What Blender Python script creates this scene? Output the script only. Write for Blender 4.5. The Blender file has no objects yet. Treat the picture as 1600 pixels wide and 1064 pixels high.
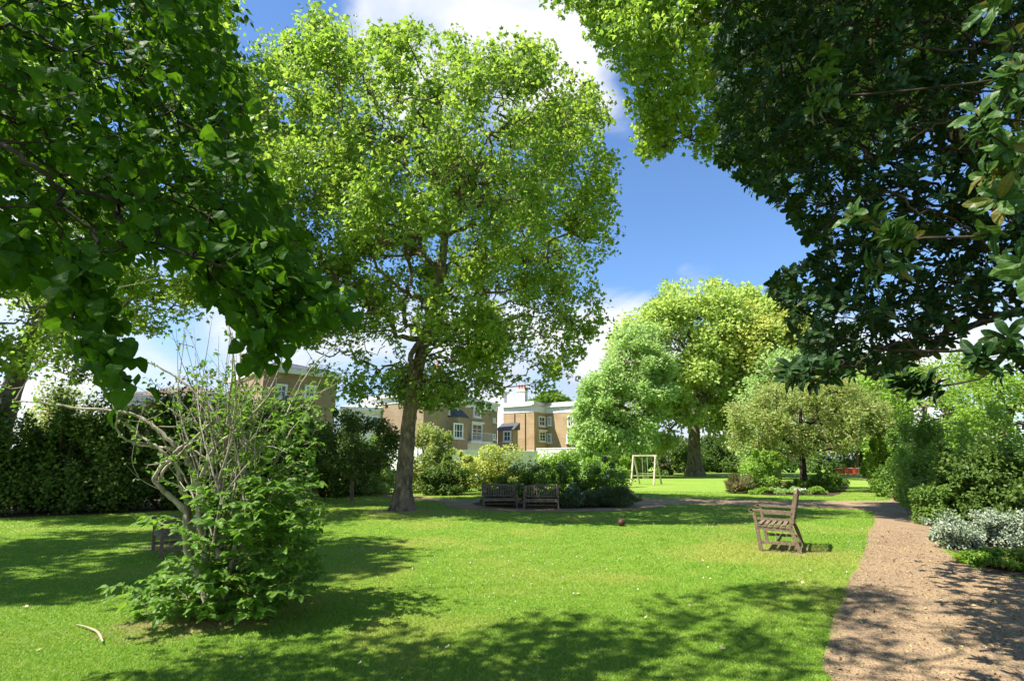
import bpy, math
import numpy as np
from mathutils import Vector
R = math.radians
scn = bpy.context.scene
COL = scn.collection
# ------------------------------------------------------------------ camera
CAMZ, F, TH = 1.8, 820.0, math.atan((721 - 532) / 820.0)
cam = bpy.data.cameras.new('camera'); co = bpy.data.objects.new('camera', cam); COL.objects.link(co)
co.location = (0, 0, CAMZ); co.rotation_euler = (math.pi / 2 + TH, 0, 0)
cam.sensor_width = 36; cam.lens = 36 * F / 1600; cam.clip_start = 0.05; cam.clip_end = 3000
scn.camera = co
CT, ST = math.cos(TH), math.sin(TH)
def ray(px, py):
    a, b = (px - 800) / F, -(py - 532) / F
    return np.array([a, CT - b * ST, ST + b * CT])
def at(px, py, Y):
    r = ray(px, py); return np.array([0, 0, CAMZ]) + r * (Y / r[1])
def project(p):
    x, y, z = p[:, 0], p[:, 1], p[:, 2] - CAMZ; dz = y * CT + z * ST; dy = -y * ST + z * CT
    return 800 + F * x / np.maximum(dz, .01), 532 - F * dy / np.maximum(dz, .01), dz
def gz(x, y):
    return 0.25 * np.exp(-(((x - 5.2) / 3.6) ** 2 + ((y - 10) / 4.2) ** 2))
def ground(px, py):
    r = ray(px, py); z = 0.0
    for _ in range(12):
        t = (z - CAMZ) / min(r[2], -1e-3); p = r * t; z = gz(p[0], p[1])
    return np.array([p[0], p[1], z])
# ------------------------------------------------------------------ light
SUN_EL = 57.0; SUN_TO = np.array([-0.94, -0.33])     # horizontal direction towards the sun
SUN_TO = SUN_TO / np.linalg.norm(SUN_TO)
sv = Vector((SUN_TO[0] * math.cos(R(SUN_EL)), SUN_TO[1] * math.cos(R(SUN_EL)), math.sin(R(SUN_EL))))
sl = bpy.data.lights.new('sun', 'SUN'); sl.energy = 5.0; sl.angle = R(0.5); sl.color = (1, 0.95, 0.86)
so = bpy.data.objects.new('sun', sl); COL.objects.link(so); so.location = (-20, -10, 40)
so.rotation_euler = sv.to_track_quat('Z', 'Y').to_euler()
scn.view_settings.view_transform = 'Standard'; scn.view_settings.look = 'None'
scn.view_settings.gamma = 1; scn.view_settings.exposure = 1.18
cy = scn.cycles
cy.max_bounces = 7; cy.diffuse_bounces = 4; cy.glossy_bounces = 2; cy.transmission_bounces = 5; cy.transparent_max_bounces = 4
cy.use_denoising = True; cy.caustics_reflective = False; cy.caustics_refractive = False
cy.sample_clamp_indirect = 6

class NT:
    def __init__(s, tree): s.t = tree
    def n(s, typ, ins=None, **kw):
        nd = s.t.nodes.new(typ)
        for k, v in kw.items(): setattr(nd, k, v)
        for k, v in (ins or {}).items():
            if isinstance(v, bpy.types.NodeSocket): s.t.links.new(v, nd.inputs[k])
            else: nd.inputs[k].default_value = v
        return nd
    def m(s, op, a, b=0.0, clamp=False):
        nd = s.n('ShaderNodeMath', {0: a, 1: b}, operation=op, use_clamp=clamp); return nd.outputs[0]
    def sm(s, v, lo, hi, a=0.0, b=1.0):
        nd = s.n('ShaderNodeMapRange', {0: v, 1: lo, 2: hi, 3: a, 4: b}, interpolation_type='SMOOTHSTEP'); return nd.outputs[0]
    def mix(s, f, a, b):
        nd = s.n('ShaderNodeMix', data_type='RGBA')
        for i, v in ((0, f), (6, a), (7, b)):
            if isinstance(v, bpy.types.NodeSocket): s.t.links.new(v, nd.inputs[i])
            else: nd.inputs[i].default_value = (*v, 1) if isinstance(v, tuple) and len(v) == 3 else v
        return nd.outputs[2]
    def noise(s, vec, scale, detail=4, rough=0.5, dist=0.0):
        return s.n('ShaderNodeTexNoise', {'Vector': vec, 'Scale': scale, 'Detail': detail, 'Roughness': rough, 'Distortion': dist}).outputs[0]

w = bpy.data.worlds.new('World'); scn.world = w; w.use_nodes = True
w.node_tree.nodes.clear(); t = NT(w.node_tree)
sky = t.n('ShaderNodeTexSky', sky_type='NISHITA', sun_disc=False, sun_elevation=R(SUN_EL),
          sun_rotation=math.atan2(SUN_TO[0], SUN_TO[1]), air_density=1.0, dust_density=0.0, ozone_density=2.5)
tc = t.n('ShaderNodeTexCoord').outputs['Generated']
sep = t.n('ShaderNodeSeparateXYZ', {0: tc})
mp = t.n('ShaderNodeMapping', {0: tc, 1: (0.3, 1.7, 0.4), 3: (1.0, 1.0, 1.9)}).outputs[0]
nz = t.noise(mp, 3.2, 9, 0.56, 0.25)
nz2 = t.noise(mp, 1.6, 4, 0.5)
cov = t.sm(sep.outputs[2], 0.17, 0.46, 0.27, -0.09)          # more cloud low over the roofs
def blob(px, py, r0, r1, amp):
    global cov
    d = ray(px, py); d = d / np.linalg.norm(d)
    dt = t.n('ShaderNodeVectorMath', {0: tc, 1: tuple(d)}, operation='DOT_PRODUCT').outputs['Value']
    cov = t.m('ADD', cov, t.sm(dt, math.cos(R(r1)), math.cos(R(r0)), 0.0, amp))
blob(760, 0, 3, 17, 0.46); blob(900, 60, 2, 9, 0.34); blob(590, 20, 2, 12, 0.25); blob(960, 200, 0, 4.5, 0.26)
blob(1100, 260, 5, 24, -0.26); blob(500, 60, 2, 9, -0.1); blob(1090, 420, 0.5, 3.2, 0.28); blob(960, 540, 2, 9, 0.15); blob(430, 40, 2, 10, -0.2)
dens = t.sm(t.m('ADD', nz, cov), 0.50, 0.84)
shade = t.sm(t.m('ADD', nz2, t.m('MULTIPLY', nz, 0.6)), 0.66, 0.92)
ccol = t.mix(shade, (0.56, 0.66, 0.82), (1.0, 1.0, 1.0))
skyc = t.n('ShaderNodeVectorMath', {0: sky.outputs[0], 1: (0.074, 0.090, 0.106)}, operation='MULTIPLY').outputs[0]
cl = t.n('ShaderNodeVectorMath', {0: ccol, 1: (0.50, 0.50, 0.51)}, operation='MULTIPLY').outputs[0]
bg = t.n('ShaderNodeBackground', {0: t.mix(dens, skyc, cl), 1: 1.0})
t.n('ShaderNodeOutputWorld', {0: bg.outputs[0]})

# ------------------------------------------------------------------ mesh helpers
class MB:
    def __init__(s): s.V = []; s.P = []; s.A = []; s.U = []; s.n = 0; s.hasuv = False
    def add(s, V, Fc, a=None, uv=None):
        V = np.asarray(V, float).reshape(-1, 3); Fc = np.asarray(Fc, int)
        s.V.append(V); s.P.append(Fc + s.n); s.n += len(V)
        s.A.append(np.zeros(len(Fc)) if a is None else np.broadcast_to(np.asarray(a, float), (len(Fc),)))
        if uv is not None: s.hasuv = True
        s.U.append(np.zeros((Fc.size, 2)) if uv is None else uv)
        return s
    def box(s, c, size, rz=0.0):
        hx, hy, hz = [v / 2 for v in size]
        V = np.array([[x, y, z] for x in (-hx, hx) for y in (-hy, hy) for z in (-hz, hz)])
        c_, s_ = math.cos(rz), math.sin(rz)
        V = np.stack([V[:, 0] * c_ - V[:, 1] * s_, V[:, 0] * s_ + V[:, 1] * c_, V[:, 2]], 1) + np.array(c)
        return s.add(V, [[0, 1, 3, 2], [4, 6, 7, 5], [0, 4, 5, 1], [2, 3, 7, 6], [0, 2, 6, 4], [1, 5, 7, 3]])
    def bar(s, p0, p1, w, h, up=(0, 0, 1)):
        p0, p1 = np.array(p0, float), np.array(p1, float); d = p1 - p0; d /= np.linalg.norm(d)
        u = np.array(up, float); sd = np.cross(d, u)
        if np.linalg.norm(sd) < 1e-3: sd = np.cross(d, (0, 1, 0))
        sd /= np.linalg.norm(sd); u = np.cross(sd, d)
        V = [p + sd * a * w / 2 + u * b * h / 2 for p in (p0, p1) for a, b in ((-1, -1), (1, -1), (1, 1), (-1, 1))]
        return s.add(V, [[3, 2, 1, 0], [4, 5, 6, 7], [0, 1, 5, 4], [1, 2, 6, 5], [2, 3, 7, 6], [3, 0, 4, 7]])
    def tube(s, P, rad, k=6, rough=0.0, rng=None, cap=True):
        P = np.asarray(P, float); n = len(P); rad = np.broadcast_to(np.asarray(rad, float), (n,))
        T = np.gradient(P, axis=0); T /= np.linalg.norm(T, axis=1)[:, None] + 1e-9
        ref = np.array([1, 0, 0]) if abs(T[:, 0].mean()) < 0.7 else np.array([0, 1, 0])
        B = np.cross(T, ref); B /= np.linalg.norm(B, axis=1)[:, None] + 1e-9
        N = np.cross(B, T)
        a = np.arange(k) * 2 * math.pi / k
        rr = rad[:, None] * (1 + (rough * rng.standard_normal((n, k)) if rough else 0))
        V = P[:, None] + rr[..., None] * (np.cos(a)[None, :, None] * B[:, None] + np.sin(a)[None, :, None] * N[:, None])
        i = np.arange(n - 1)[:, None] * k; j = np.arange(k)[None]; j2 = (j + 1) % k
        Fq = np.stack([i + j, i + j2, i + k + j2, i + k + j], -1).reshape(-1, 4)
        s.add(V.reshape(-1, 3), Fq)
        if cap and k <= 12:
            s.add(V[-1], [list(range(k))]); s.add(V[0], [list(range(k))[::-1]])
        return s
    def build(s, name, mat, parent=None, smooth=False):
        me = bpy.data.meshes.new(name)
        V = np.concatenate(s.V).astype(np.float32)
        tot = np.concatenate([np.full(len(p), p.shape[1]) for p in s.P]).astype(np.int32)
        loops = np.concatenate([p.ravel() for p in s.P]).astype(np.int32)
        st = np.zeros(len(tot), np.int32); st[1:] = np.cumsum(tot)[:-1]
        me.vertices.add(len(V)); me.vertices.foreach_set('co', V.ravel())
        me.loops.add(len(loops)); me.loops.foreach_set('vertex_index', loops)
        me.polygons.add(len(tot)); me.polygons.foreach_set('loop_start', st); me.polygons.foreach_set('loop_total', tot)
        me.polygons.foreach_set('use_smooth', np.full(len(tot), bool(smooth)))
        at_ = me.attributes.new('v', 'FLOAT', 'FACE'); at_.data.foreach_set('value', np.concatenate(s.A).astype(np.float32))
        if s.hasuv:
            uvl = me.uv_layers.new(name='UVMap'); uvl.data.foreach_set('uv', np.concatenate(s.U).astype(np.float32).ravel())
        me.update(calc_edges=True); me.materials.append(mat)
        o = bpy.data.objects.new(name, me); COL.objects.link(o)
        if parent is not None: o.parent = parent
        return o
def thing(name, label, cat, loc=(0, 0, 0), rz=0.0, group=None):
    o = bpy.data.objects.new(name, None); COL.objects.link(o); o.empty_display_size = 0.2
    o.location = tuple(float(v) for v in loc); o.rotation_euler = (0, 0, rz)
    return tag(o, label, cat, group)
def tag(o, label, cat, group=None):
    o['label'] = label; o['category'] = cat
    if group: o['group'] = group
    return o
def struct(o): o['kind'] = 'structure'; return o
def copy_thing(root, loc, rz, label, scale=1.0):
    r = root.copy(); COL.objects.link(r); r.location = tuple(float(v) for v in loc); r.rotation_euler = (0, 0, rz); r.scale = (scale,) * 3
    r['label'] = label
    for ch in list(root.children):
        c = ch.copy(); COL.objects.link(c); c.parent = r
        for g in list(ch.children):
            d = g.copy(); COL.objects.link(d); d.parent = c
    return r
def smooth_path(P, sub=4):
    P = np.asarray(P, float); Q = np.vstack([2 * P[0] - P[1], P, 2 * P[-1] - P[-2]]); out = []
    for i in range(1, len(Q) - 2):
        p0, p1, p2, p3 = Q[i - 1:i + 3]
        for k in range(sub):
            u = k / sub
            out.append(0.5 * (2 * p1 + (p2 - p0) * u + (2 * p0 - 5 * p1 + 4 * p2 - p3) * u * u + (3 * p1 - p0 - 3 * p2 + p3) * u ** 3))
    out.append(Q[-2]); return np.array(out)
def resample2(P, n):
    P = np.asarray(P, float); d = np.r_[0, np.cumsum(np.linalg.norm(np.diff(P, axis=0), axis=1))]
    u = np.linspace(0, d[-1], n); return np.stack([np.interp(u, d, P[:, k]) for k in range(P.shape[1])], 1)
def unit(v): return v / (np.linalg.norm(v, axis=-1, keepdims=True) + 1e-9)
def inpoly(x, y, poly):
    x = np.asarray(x); y = np.asarray(y); r = np.zeros(x.shape, bool); n = len(poly)
    for i in range(n):
        x0, y0 = poly[i][0], poly[i][1]; x1, y1 = poly[(i + 1) % n][0], poly[(i + 1) % n][1]
        if y0 == y1: continue
        r ^= ((y0 > y) != (y1 > y)) & (x < (x1 - x0) * (y - y0) / (y1 - y0) + x0)
    return r

# ------------------------------------------------------------------ materials
def mat(name):
    m = bpy.data.materials.new(name); m.use_nodes = True; m.node_tree.nodes.clear(); return m, NT(m.node_tree)
def out(t, sh, bump=None): t.n('ShaderNodeOutputMaterial', {0: sh})
def leafmat(name, c0, c1, tr=0.4, trc=None, rough=0.45, spec=0.4, veins=False, c2=None):
    m, t = mat(name)
    a = t.n('ShaderNodeAttribute', attribute_name='v').outputs['Fac']
    col = t.mix(a, c0, c1)
    if c2: col = t.mix(t.sm(a, 0.90, 0.93), col, c2)
    g = t.n('ShaderNodeNewGeometry')
    nrm = None
    if veins:
        uv = t.n('ShaderNodeUVMap').outputs[0]; sp = t.n('ShaderNodeSeparateXYZ', {0: uv})
        ax = t.m('ABSOLUTE', sp.outputs[0]); 
        ph = t.m('SUBTRACT', t.m('MULTIPLY', sp.outputs[1], 7.0), t.m('MULTIPLY', ax, 5.0))
        fr = t.m('ABSOLUTE', t.m('SUBTRACT', t.m('FRACT', ph), 0.5))
        vn = t.m('MAXIMUM', t.sm(fr, 0.09, 0.0), t.sm(ax, 0.03, 0.008))
        col = t.mix(t.m('MULTIPLY', vn, 0.35), col, tuple(min(1, v * 2.2 + 0.01) for v in c1))
        nrm = t.n('ShaderNodeBump', {'Strength': 0.35, 'Distance': 0.002, 'Height': t.m('SUBTRACT', 1.0, vn)}).outputs[0]
    ins = {'Base Color': col, 'Roughness': rough, 'Specular IOR Level': spec}
    if nrm: ins['Normal'] = nrm
    p = t.n('ShaderNodeBsdfPrincipled', ins)
    tcol = t.n('ShaderNodeHueSaturation', {'Hue': 0.495, 'Saturation': 1.05, 'Value': 1.9, 'Color': col}).outputs[0] if trc is None else t.mix(a, trc, tuple(v * 0.75 for v in trc))
    tl = t.n('ShaderNodeBsdfTranslucent', {0: tcol})
    mx = t.n('ShaderNodeMixShader', {0: tr, 1: p.outputs[0], 2: tl.outputs[0]})
    out(t, mx.outputs[0]); return m
def noisemat(name, cols, scale=6, detail=6, rough=0.85, bump=0.4, stretch=(1, 1, 1), bscale=None, spec=0.2, dist=0.0, pos=(0.35, 0.65)):
    m, t = mat(name)
    c = t.n('ShaderNodeTexCoord').outputs['Object']
    mp = t.n('ShaderNodeMapping', {0: c, 3: stretch}).outputs[0]
    n = t.noise(mp, scale, detail, 0.6, dist); col = t.mix(t.sm(n, *pos), cols[0], cols[1])
    if len(cols) > 2: col = t.mix(t.sm(t.noise(mp, scale * 2.7, 4, 0.5), 0.52, 0.66), col, cols[2])
    b = t.n('ShaderNodeBump', {'Strength': bump, 'Distance': 0.02, 'Height': t.noise(mp, bscale or scale * 3, 6, 0.65)})
    p = t.n('ShaderNodeBsdfPrincipled', {'Base Color': col, 'Roughness': rough, 'Specular IOR Level': spec, 'Normal': b.outputs[0]})
    out(t, p.outputs[0]); return m
def brickmat(name, c1, c2, mortar):
    m, t = mat(name)
    c = t.n('ShaderNodeTexCoord').outputs['Object']; s = t.n('ShaderNodeSeparateXYZ', {0: c})
    v = t.n('ShaderNodeCombineXYZ', {0: t.m('ADD', s.outputs[0], s.outputs[1]), 1: s.outputs[2], 2: 0.0}).outputs[0]
    b = t.n('ShaderNodeTexBrick', {'Vector': v, 'Color1': (*c1, 1), 'Color2': (*c2, 1), 'Mortar': (*mortar, 1), 'Scale': 1.0,
                                  'Mortar Size': 0.012, 'Brick Width': 0.225, 'Row Height': 0.075, 'Bias': 0.0})
    col = t.mix(t.sm(t.noise(c, 0.7, 5, 0.6), 0.4, 0.65, 0.0, 0.45), b.outputs[0], tuple(x * 0.62 for x in c1))
    p = t.n('ShaderNodeBsdfPrincipled', {'Base Color': col, 'Roughness': 0.9, 'Specular IOR Level': 0.2}); out(t, p.outputs[0]); return m
def plain(name, c, rough=0.6, spec=0.3, var=0.12):
    m, t = mat(name); o = t.n('ShaderNodeTexCoord').outputs['Object']
    col = t.mix(t.sm(t.noise(o, 3.0, 6, 0.6), 0.35, 0.7), c, tuple(v * (1 - 2 * var) for v in c))
    p = t.n('ShaderNodeBsdfPrincipled', {'Base Color': col, 'Roughness': rough, 'Specular IOR Level': spec}); out(t, p.outputs[0]); return m

M = {}
M['plane'] = leafmat('plane_leaf', (0.11, 0.205, 0.025), (0.27, 0.37, 0.06), 0.50, rough=0.42)
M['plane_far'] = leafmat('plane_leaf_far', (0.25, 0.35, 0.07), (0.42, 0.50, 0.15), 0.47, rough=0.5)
M['lime'] = leafmat('lime_leaf', (0.020, 0.062, 0.006), (0.052, 0.122, 0.011), 0.42, trc=(0.14, 0.32, 0.010), rough=0.5, spec=0.10, veins=True)
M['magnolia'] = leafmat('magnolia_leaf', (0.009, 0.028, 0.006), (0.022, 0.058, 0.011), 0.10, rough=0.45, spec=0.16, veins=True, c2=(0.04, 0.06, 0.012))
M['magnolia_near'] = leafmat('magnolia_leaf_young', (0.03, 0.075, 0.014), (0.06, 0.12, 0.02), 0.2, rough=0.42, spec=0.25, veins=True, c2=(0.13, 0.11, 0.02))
M['shrub'] = leafmat('shrub_leaf', (0.06, 0.145, 0.014), (0.15, 0.26, 0.035), 0.40, rough=0.45, spec=0.25, veins=True)
M['dark'] = leafmat('dark_leaf', (0.035, 0.08, 0.012), (0.13, 0.20, 0.035), 0.25, rough=0.48, spec=0.22)
M['mid'] = leafmat('mid_leaf', (0.07, 0.145, 0.018), (0.18, 0.28, 0.045), 0.35)
M['olive'] = leafmat('olive_leaf', (0.17, 0.24, 0.05), (0.34, 0.39, 0.11), 0.38, c2=(0.36, 0.30, 0.12))
M['bright'] = leafmat('bright_leaf', (0.13, 0.24, 0.025), (0.28, 0.41, 0.06), 0.40)
M['fresh'] = leafmat('fresh_leaf', (0.20, 0.33, 0.08), (0.38, 0.48, 0.19), 0.47)
M['yellow'] = leafmat('yellow_leaf', (0.30, 0.36, 0.07), (0.50, 0.52, 0.16), 0.45)
M['silver'] = leafmat('silver_leaf', (0.10, 0.17, 0.06), (0.44, 0.49, 0.37), 0.15, trc=(0.25, 0.3, 0.2), rough=0.7, spec=0.2)
M['greygreen'] = leafmat('greygreen_leaf', (0.07, 0.12, 0.045), (0.15, 0.21, 0.10), 0.2, rough=0.6, spec=0.2)
M['russet'] = leafmat('russet_leaf', (0.15, 0.18, 0.06), (0.32, 0.26, 0.14), 0.3)
M['white_f'] = leafmat('white_petal', (0.75, 0.72, 0.68), (0.85, 0.8, 0.78), 0.3, trc=(0.7, 0.68, 0.6))
M['pink_f'] = leafmat('pink_petal', (0.75, 0.5, 0.48), (0.85, 0.66, 0.62), 0.3, trc=(0.7, 0.5, 0.45))
M['red_f'] = leafmat('red_petal', (0.55, 0.06, 0.03), (0.7, 0.12, 0.05), 0.2, trc=(0.6, 0.1, 0.05))
M['bark'] = noisemat('plane_bark', ((0.085, 0.060, 0.042), (0.20, 0.15, 0.105), (0.25, 0.22, 0.15)), 3.2, 7, 0.9, 0.9, (1, 1, 0.45), 7)
M['bark_pale'] = noisemat('pale_bark', ((0.10, 0.085, 0.065), (0.24, 0.20, 0.15), (0.30, 0.27, 0.2)), 3.0, 6, 0.9, 0.7, (1, 1, 0.45), 8)
M['bark_dark'] = noisemat('dark_bark', ((0.018, 0.014, 0.01), (0.05, 0.038, 0.025)), 8, 5, 0.85, 0.6, (1, 1, 0.4))
M['stem'] = noisemat('shrub_stem_bark', ((0.17, 0.14, 0.10), (0.46, 0.40, 0.33), (0.26, 0.22, 0.17)), 11, 6, 0.85, 0.7, (1, 1, 0.45), 30, pos=(0.3, 0.6))
M['wood'] = noisemat('weathered_teak', ((0.10, 0.066, 0.042), (0.24, 0.170, 0.115), (0.32, 0.25, 0.18)), 4, 6, 0.8, 0.4, (1, 12, 12), 20)
M['wood_dark'] = noisemat('weathered_teak_dark', ((0.09, 0.068, 0.05), (0.21, 0.165, 0.125), (0.27, 0.22, 0.17)), 4, 6, 0.8, 0.4, (1, 12, 12), 20)  # slightly darker, greyer tone of the weathered teak
M['pine'] = noisemat('pale_pine', ((0.42, 0.33, 0.23), (0.6, 0.5, 0.38)), 3, 5, 0.75, 0.2)
M['rope'] = plain('rope', (0.5, 0.47, 0.4))
M['soil'] = noisemat('soil_litter', ((0.028, 0.020, 0.013), (0.075, 0.05, 0.03), (0.13, 0.085, 0.045)), 9, 8, 0.95, 0.8)
M['brick'] = brickmat('yellow_stock_brick', (0.42, 0.27, 0.13), (0.50, 0.34, 0.18), (0.36, 0.29, 0.2))
M['brick_brown'] = brickmat('brown_brick', (0.37, 0.255, 0.15), (0.29, 0.19, 0.11), (0.37, 0.31, 0.23))
M['stucco'] = plain('white_stucco', (0.78, 0.77, 0.74), 0.8)
M['paint'] = plain('white_paint', (0.82, 0.82, 0.8), 0.45, 0.4, 0.05)
M['slate'] = noisemat('slate', ((0.05, 0.050, 0.052), (0.11, 0.108, 0.108)), 6, 4, 0.6, 0.3, (1, 1, 5))
M['tile'] = noisemat('clay_tile', ((0.16, 0.11, 0.08), (0.29, 0.21, 0.15)), 5, 5, 0.85, 0.4, (1, 1, 6))
M['terracotta'] = plain('terracotta', (0.62, 0.2, 0.09))
M['glass'] = plain('dark_glass', (0.05, 0.065, 0.08), 0.08, 0.8)
M['iron'] = plain('black_iron', (0.03, 0.03, 0.035), 0.5)
M['plastic'] = plain('orange_plastic', (0.9, 0.10, 0.04), 0.4, 0.4, 0.05)
M['ball'] = plain('ball_leather', (0.085, 0.03, 0.02), 0.5)
M['dryleaf'] = plain('dry_leaf', (0.46, 0.38, 0.22), 0.8)
M['stick'] = plain('peeled_wood', (0.42, 0.34, 0.22), 0.8)

def worn(t, c, col):
    sp = t.n('ShaderNodeSeparateXYZ', {0: c}); fl = t.n('ShaderNodeCombineXYZ', {0: sp.outputs[0], 1: sp.outputs[1], 2: 0.0}).outputs[0]; acc = None
    for x, y, r_ in ((5.1, 10.2, 1.0), (-4.2, 20.6, 1.8), (-3.7, 6.7, 1.1), (-7.4, 12.0, .9)):
        d = t.n('ShaderNodeVectorMath', {0: fl, 1: (x, y, 0.0)}, operation='DISTANCE').outputs['Value']; v = t.sm(d, 0.0, r_ * 1.6, .52, 0.0); acc = v if acc is None else t.m('MAXIMUM', acc, v)
    k = t.sm(t.m('ADD', acc, t.noise(c, 2.2, 5, .65)), .72, 1.02, 0, .8); return t.mix(k, col, (0.33, 0.27, 0.12))
def lawnmat():
    m, t = mat('lawn_grass'); c = t.n('ShaderNodeTexCoord').outputs['Object']; s = t.n('ShaderNodeSeparateXYZ', {0: c})
    n1 = t.noise(c, 0.32, 5, 0.55, 0.5); n2 = t.noise(c, 3.1, 6, 0.65); n3 = t.noise(c, 26, 4, 0.7)
    col = t.mix(t.sm(n2, 0.3, 0.7), (0.125, 0.235, 0.018), (0.225, 0.335, 0.035))
    col = t.mix(t.sm(n1, 0.46, 0.66, 0, 0.75), col, (0.30, 0.32, 0.06))
    col = t.mix(t.sm(n3, 0.35, 0.7, 0, 0.45), col, (0.06, 0.15, 0.01))
    # mowing stripes (the nap of the mown grass), running across the far lawn
    ph = t.m('ADD', t.m('MULTIPLY', s.outputs[1], 1.0), t.m('MULTIPLY', s.outputs[0], 0.22))
    st = t.m('SINE', t.m('MULTIPLY', ph, 2.6))
    far = t.sm(s.outputs[1], 22, 32, 0.0, 0.55)
    col = t.mix(t.m('MULTIPLY', t.sm(st, -0.5, 0.5), far), col, (0.25, 0.36, 0.07))
    col = worn(t, c, col)
    b = t.n('ShaderNodeBump', {'Strength': 0.9, 'Distance': 0.03, 'Height': t.noise(c, 45, 5, 0.75)})
    p = t.n('ShaderNodeBsdfPrincipled', {'Base Color': col, 'Roughness': 0.85, 'Specular IOR Level': 0.15, 'Normal': b.outputs[0]})
    out(t, p.outputs[0]); return m
def blademat():
    m, t = mat('grass_blade'); a = t.n('ShaderNodeAttribute', attribute_name='v').outputs['Fac']
    c = t.n('ShaderNodeTexCoord').outputs['Object']
    n1 = t.noise(c, 0.32, 5, 0.55, 0.5); n2 = t.noise(c, 3.1, 6, 0.65)
    col = t.mix(a, (0.11, 0.24, 0.016), (0.28, 0.43, 0.05))
    col = t.mix(t.sm(n2, 0.35, 0.7, 0, 0.5), col, (0.20, 0.30, 0.04))
    col = t.mix(t.sm(n1, 0.46, 0.68, 0, 0.75), col, (0.34, 0.35, 0.07))
    col = worn(t, c, col)
    col = t.mix(t.sm(a, 0.955, 0.965), col, (0.42, 0.38, 0.17))
    p = t.n('ShaderNodeBsdfPrincipled', {'Base Color': col, 'Roughness': 0.5, 'Specular IOR Level': 0.25})
    tl = t.n('ShaderNodeBsdfTranslucent', {0: t.n('ShaderNodeHueSaturation', {'Value': 1.5, 'Color': col}).outputs[0]})
    out(t, t.n('ShaderNodeMixShader', {0: 0.35, 1: p.outputs[0], 2: tl.outputs[0]}).outputs[0]); return m
def gravelmat():
    m, t = mat('gravel_path'); c = t.n('ShaderNodeTexCoord').outputs['Object']
    v = t.n('ShaderNodeTexVoronoi', {'Vector': c, 'Scale': 55.0}); n1 = t.noise(c, 0.9, 6, 0.6); n2 = t.noise(c, 30, 4, 0.7)
    col = t.mix(v.outputs[1], (0.35, 0.25, 0.15), (0.19, 0.13, 0.078))
    col = t.mix(t.sm(n1, 0.4, 0.65, 0, 0.7), col, (0.36, 0.25, 0.14))
    col = t.mix(t.sm(n2, 0.55, 0.7, 0, 0.8), col, (0.11, 0.065, 0.035))
    b = t.n('ShaderNodeBump', {'Strength': 0.9, 'Distance': 0.015, 'Height': v.outputs[0]})
    p = t.n('ShaderNodeBsdfPrincipled', {'Base Color': col, 'Roughness': 0.9, 'Specular IOR Level': 0.2, 'Normal': b.outputs[0]})
    out(t, p.outputs[0]); return m
M['lawn'], M['blade'], M['gravel'] = lawnmat(), blademat(), gravelmat()

# ------------------------------------------------------------------ ground, path, beds
def axis(lo, hi, a, b, step):
    c = list(np.arange(a, b + 1e-6, step)); x, s = b, step
    while x < hi: s *= 1.25; x += s; c.append(x)
    x, s = a, step
    while x > lo: s *= 1.25; x -= s; c.insert(0, x)
    return np.array(c)
xs, ys = axis(-500, 500, -16, 16, 0.3), axis(-60, 900, -2, 26, 0.3)
X, Y = np.meshgrid(xs, ys); nx = len(xs)
ii = (np.arange(len(ys) - 1)[:, None] * nx + np.arange(nx - 1)[None]).ravel()
mb = MB(); mb.add(np.stack([X, Y, gz(X, Y)], -1).reshape(-1, 3), np.stack([ii, ii + 1, ii + nx + 1, ii + nx], 1))
struct(mb.build('lawn', M['lawn'], smooth=True))

rg = np.random.default_rng(3)
def resample(P, n):
    P = np.asarray(P, float); d = np.r_[0, np.cumsum(np.linalg.norm(np.diff(P, axis=0), axis=1))]
    u = np.linspace(0, d[-1], n); return np.stack([np.interp(u, d, P[:, k]) for k in range(P.shape[1])], 1)
def strip(name, L, Rr, n, m_, mt, dz, wob=0.04):
    L, Rr = resample(L, n)[:, :2], resample(Rr, n)[:, :2]
    wL = np.convolve(rg.standard_normal(n + 6), np.ones(7) / 2.6, 'valid') * wob; wR = np.convolve(rg.standard_normal(n + 6), np.ones(7) / 2.6, 'valid') * wob
    D = Rr - L; Dn = D / (np.linalg.norm(D, axis=1)[:, None] + 1e-6)
    L = L + Dn * wL[:, None]; Rr = Rr + Dn * wR[:, None]
    u = np.linspace(0, 1, m_)[None, :, None]; P = L[:, None] * (1 - u) + Rr[:, None] * u
    V = np.concatenate([P, (gz(P[..., 0], P[..., 1]) + dz)[..., None]], -1).reshape(-1, 3)
    i = (np.arange(n - 1)[:, None] * m_ + np.arange(m_ - 1)[None]).ravel()
    struct(MB().add(V, np.stack([i, i + 1, i + m_ + 1, i + m_], 1)).build(name, mt, smooth=True))
    return np.vstack([L, Rr[::-1]])
g = lambda pts: [ground(*p) for p in pts]
pl0 = ground(1292, 1064); pr0 = ground(1600, 905)
pathL = [(pl0[0] - 0.1, 1.0, 0)] + g([(1292, 1064), (1300, 1000), (1306, 950), (1322, 905), (1345, 868), (1358, 838), (1364, 815), (1368, 800), (1388, 790), (1392, 775), (1384, 764), (1368, 756), (1350, 749), (1340, 745), (1335, 743)])
pathR = [(pr0[0] + 1.6, 1.0, 0), (pr0[0] + 1.3, 4.5, 0), (pr0[0] + .3, pr0[1], 0)] + g([(1545, 897), (1512, 878), (1480, 862), (1460, 840), (1450, 820), (1440, 802), (1430, 786), (1420, 775), (1412, 765), (1400, 756), (1388, 749), (1378, 745), (1374, 743)])
path_poly = strip('path', pathL, pathR, 200, 14, M['gravel'], 0.006, .06)
cA = g([(1400, 782), (1300, 783), (1200, 782), (1100, 779.5), (1000, 778)]); cB = g([(1372, 799), (1300, 793.5), (1200, 790.5), (1100, 788), (1000, 788)])
cross_poly = strip('cross_path', cA, cB, 90, 6, M['gravel'], 0.010, 0.05)
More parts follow.
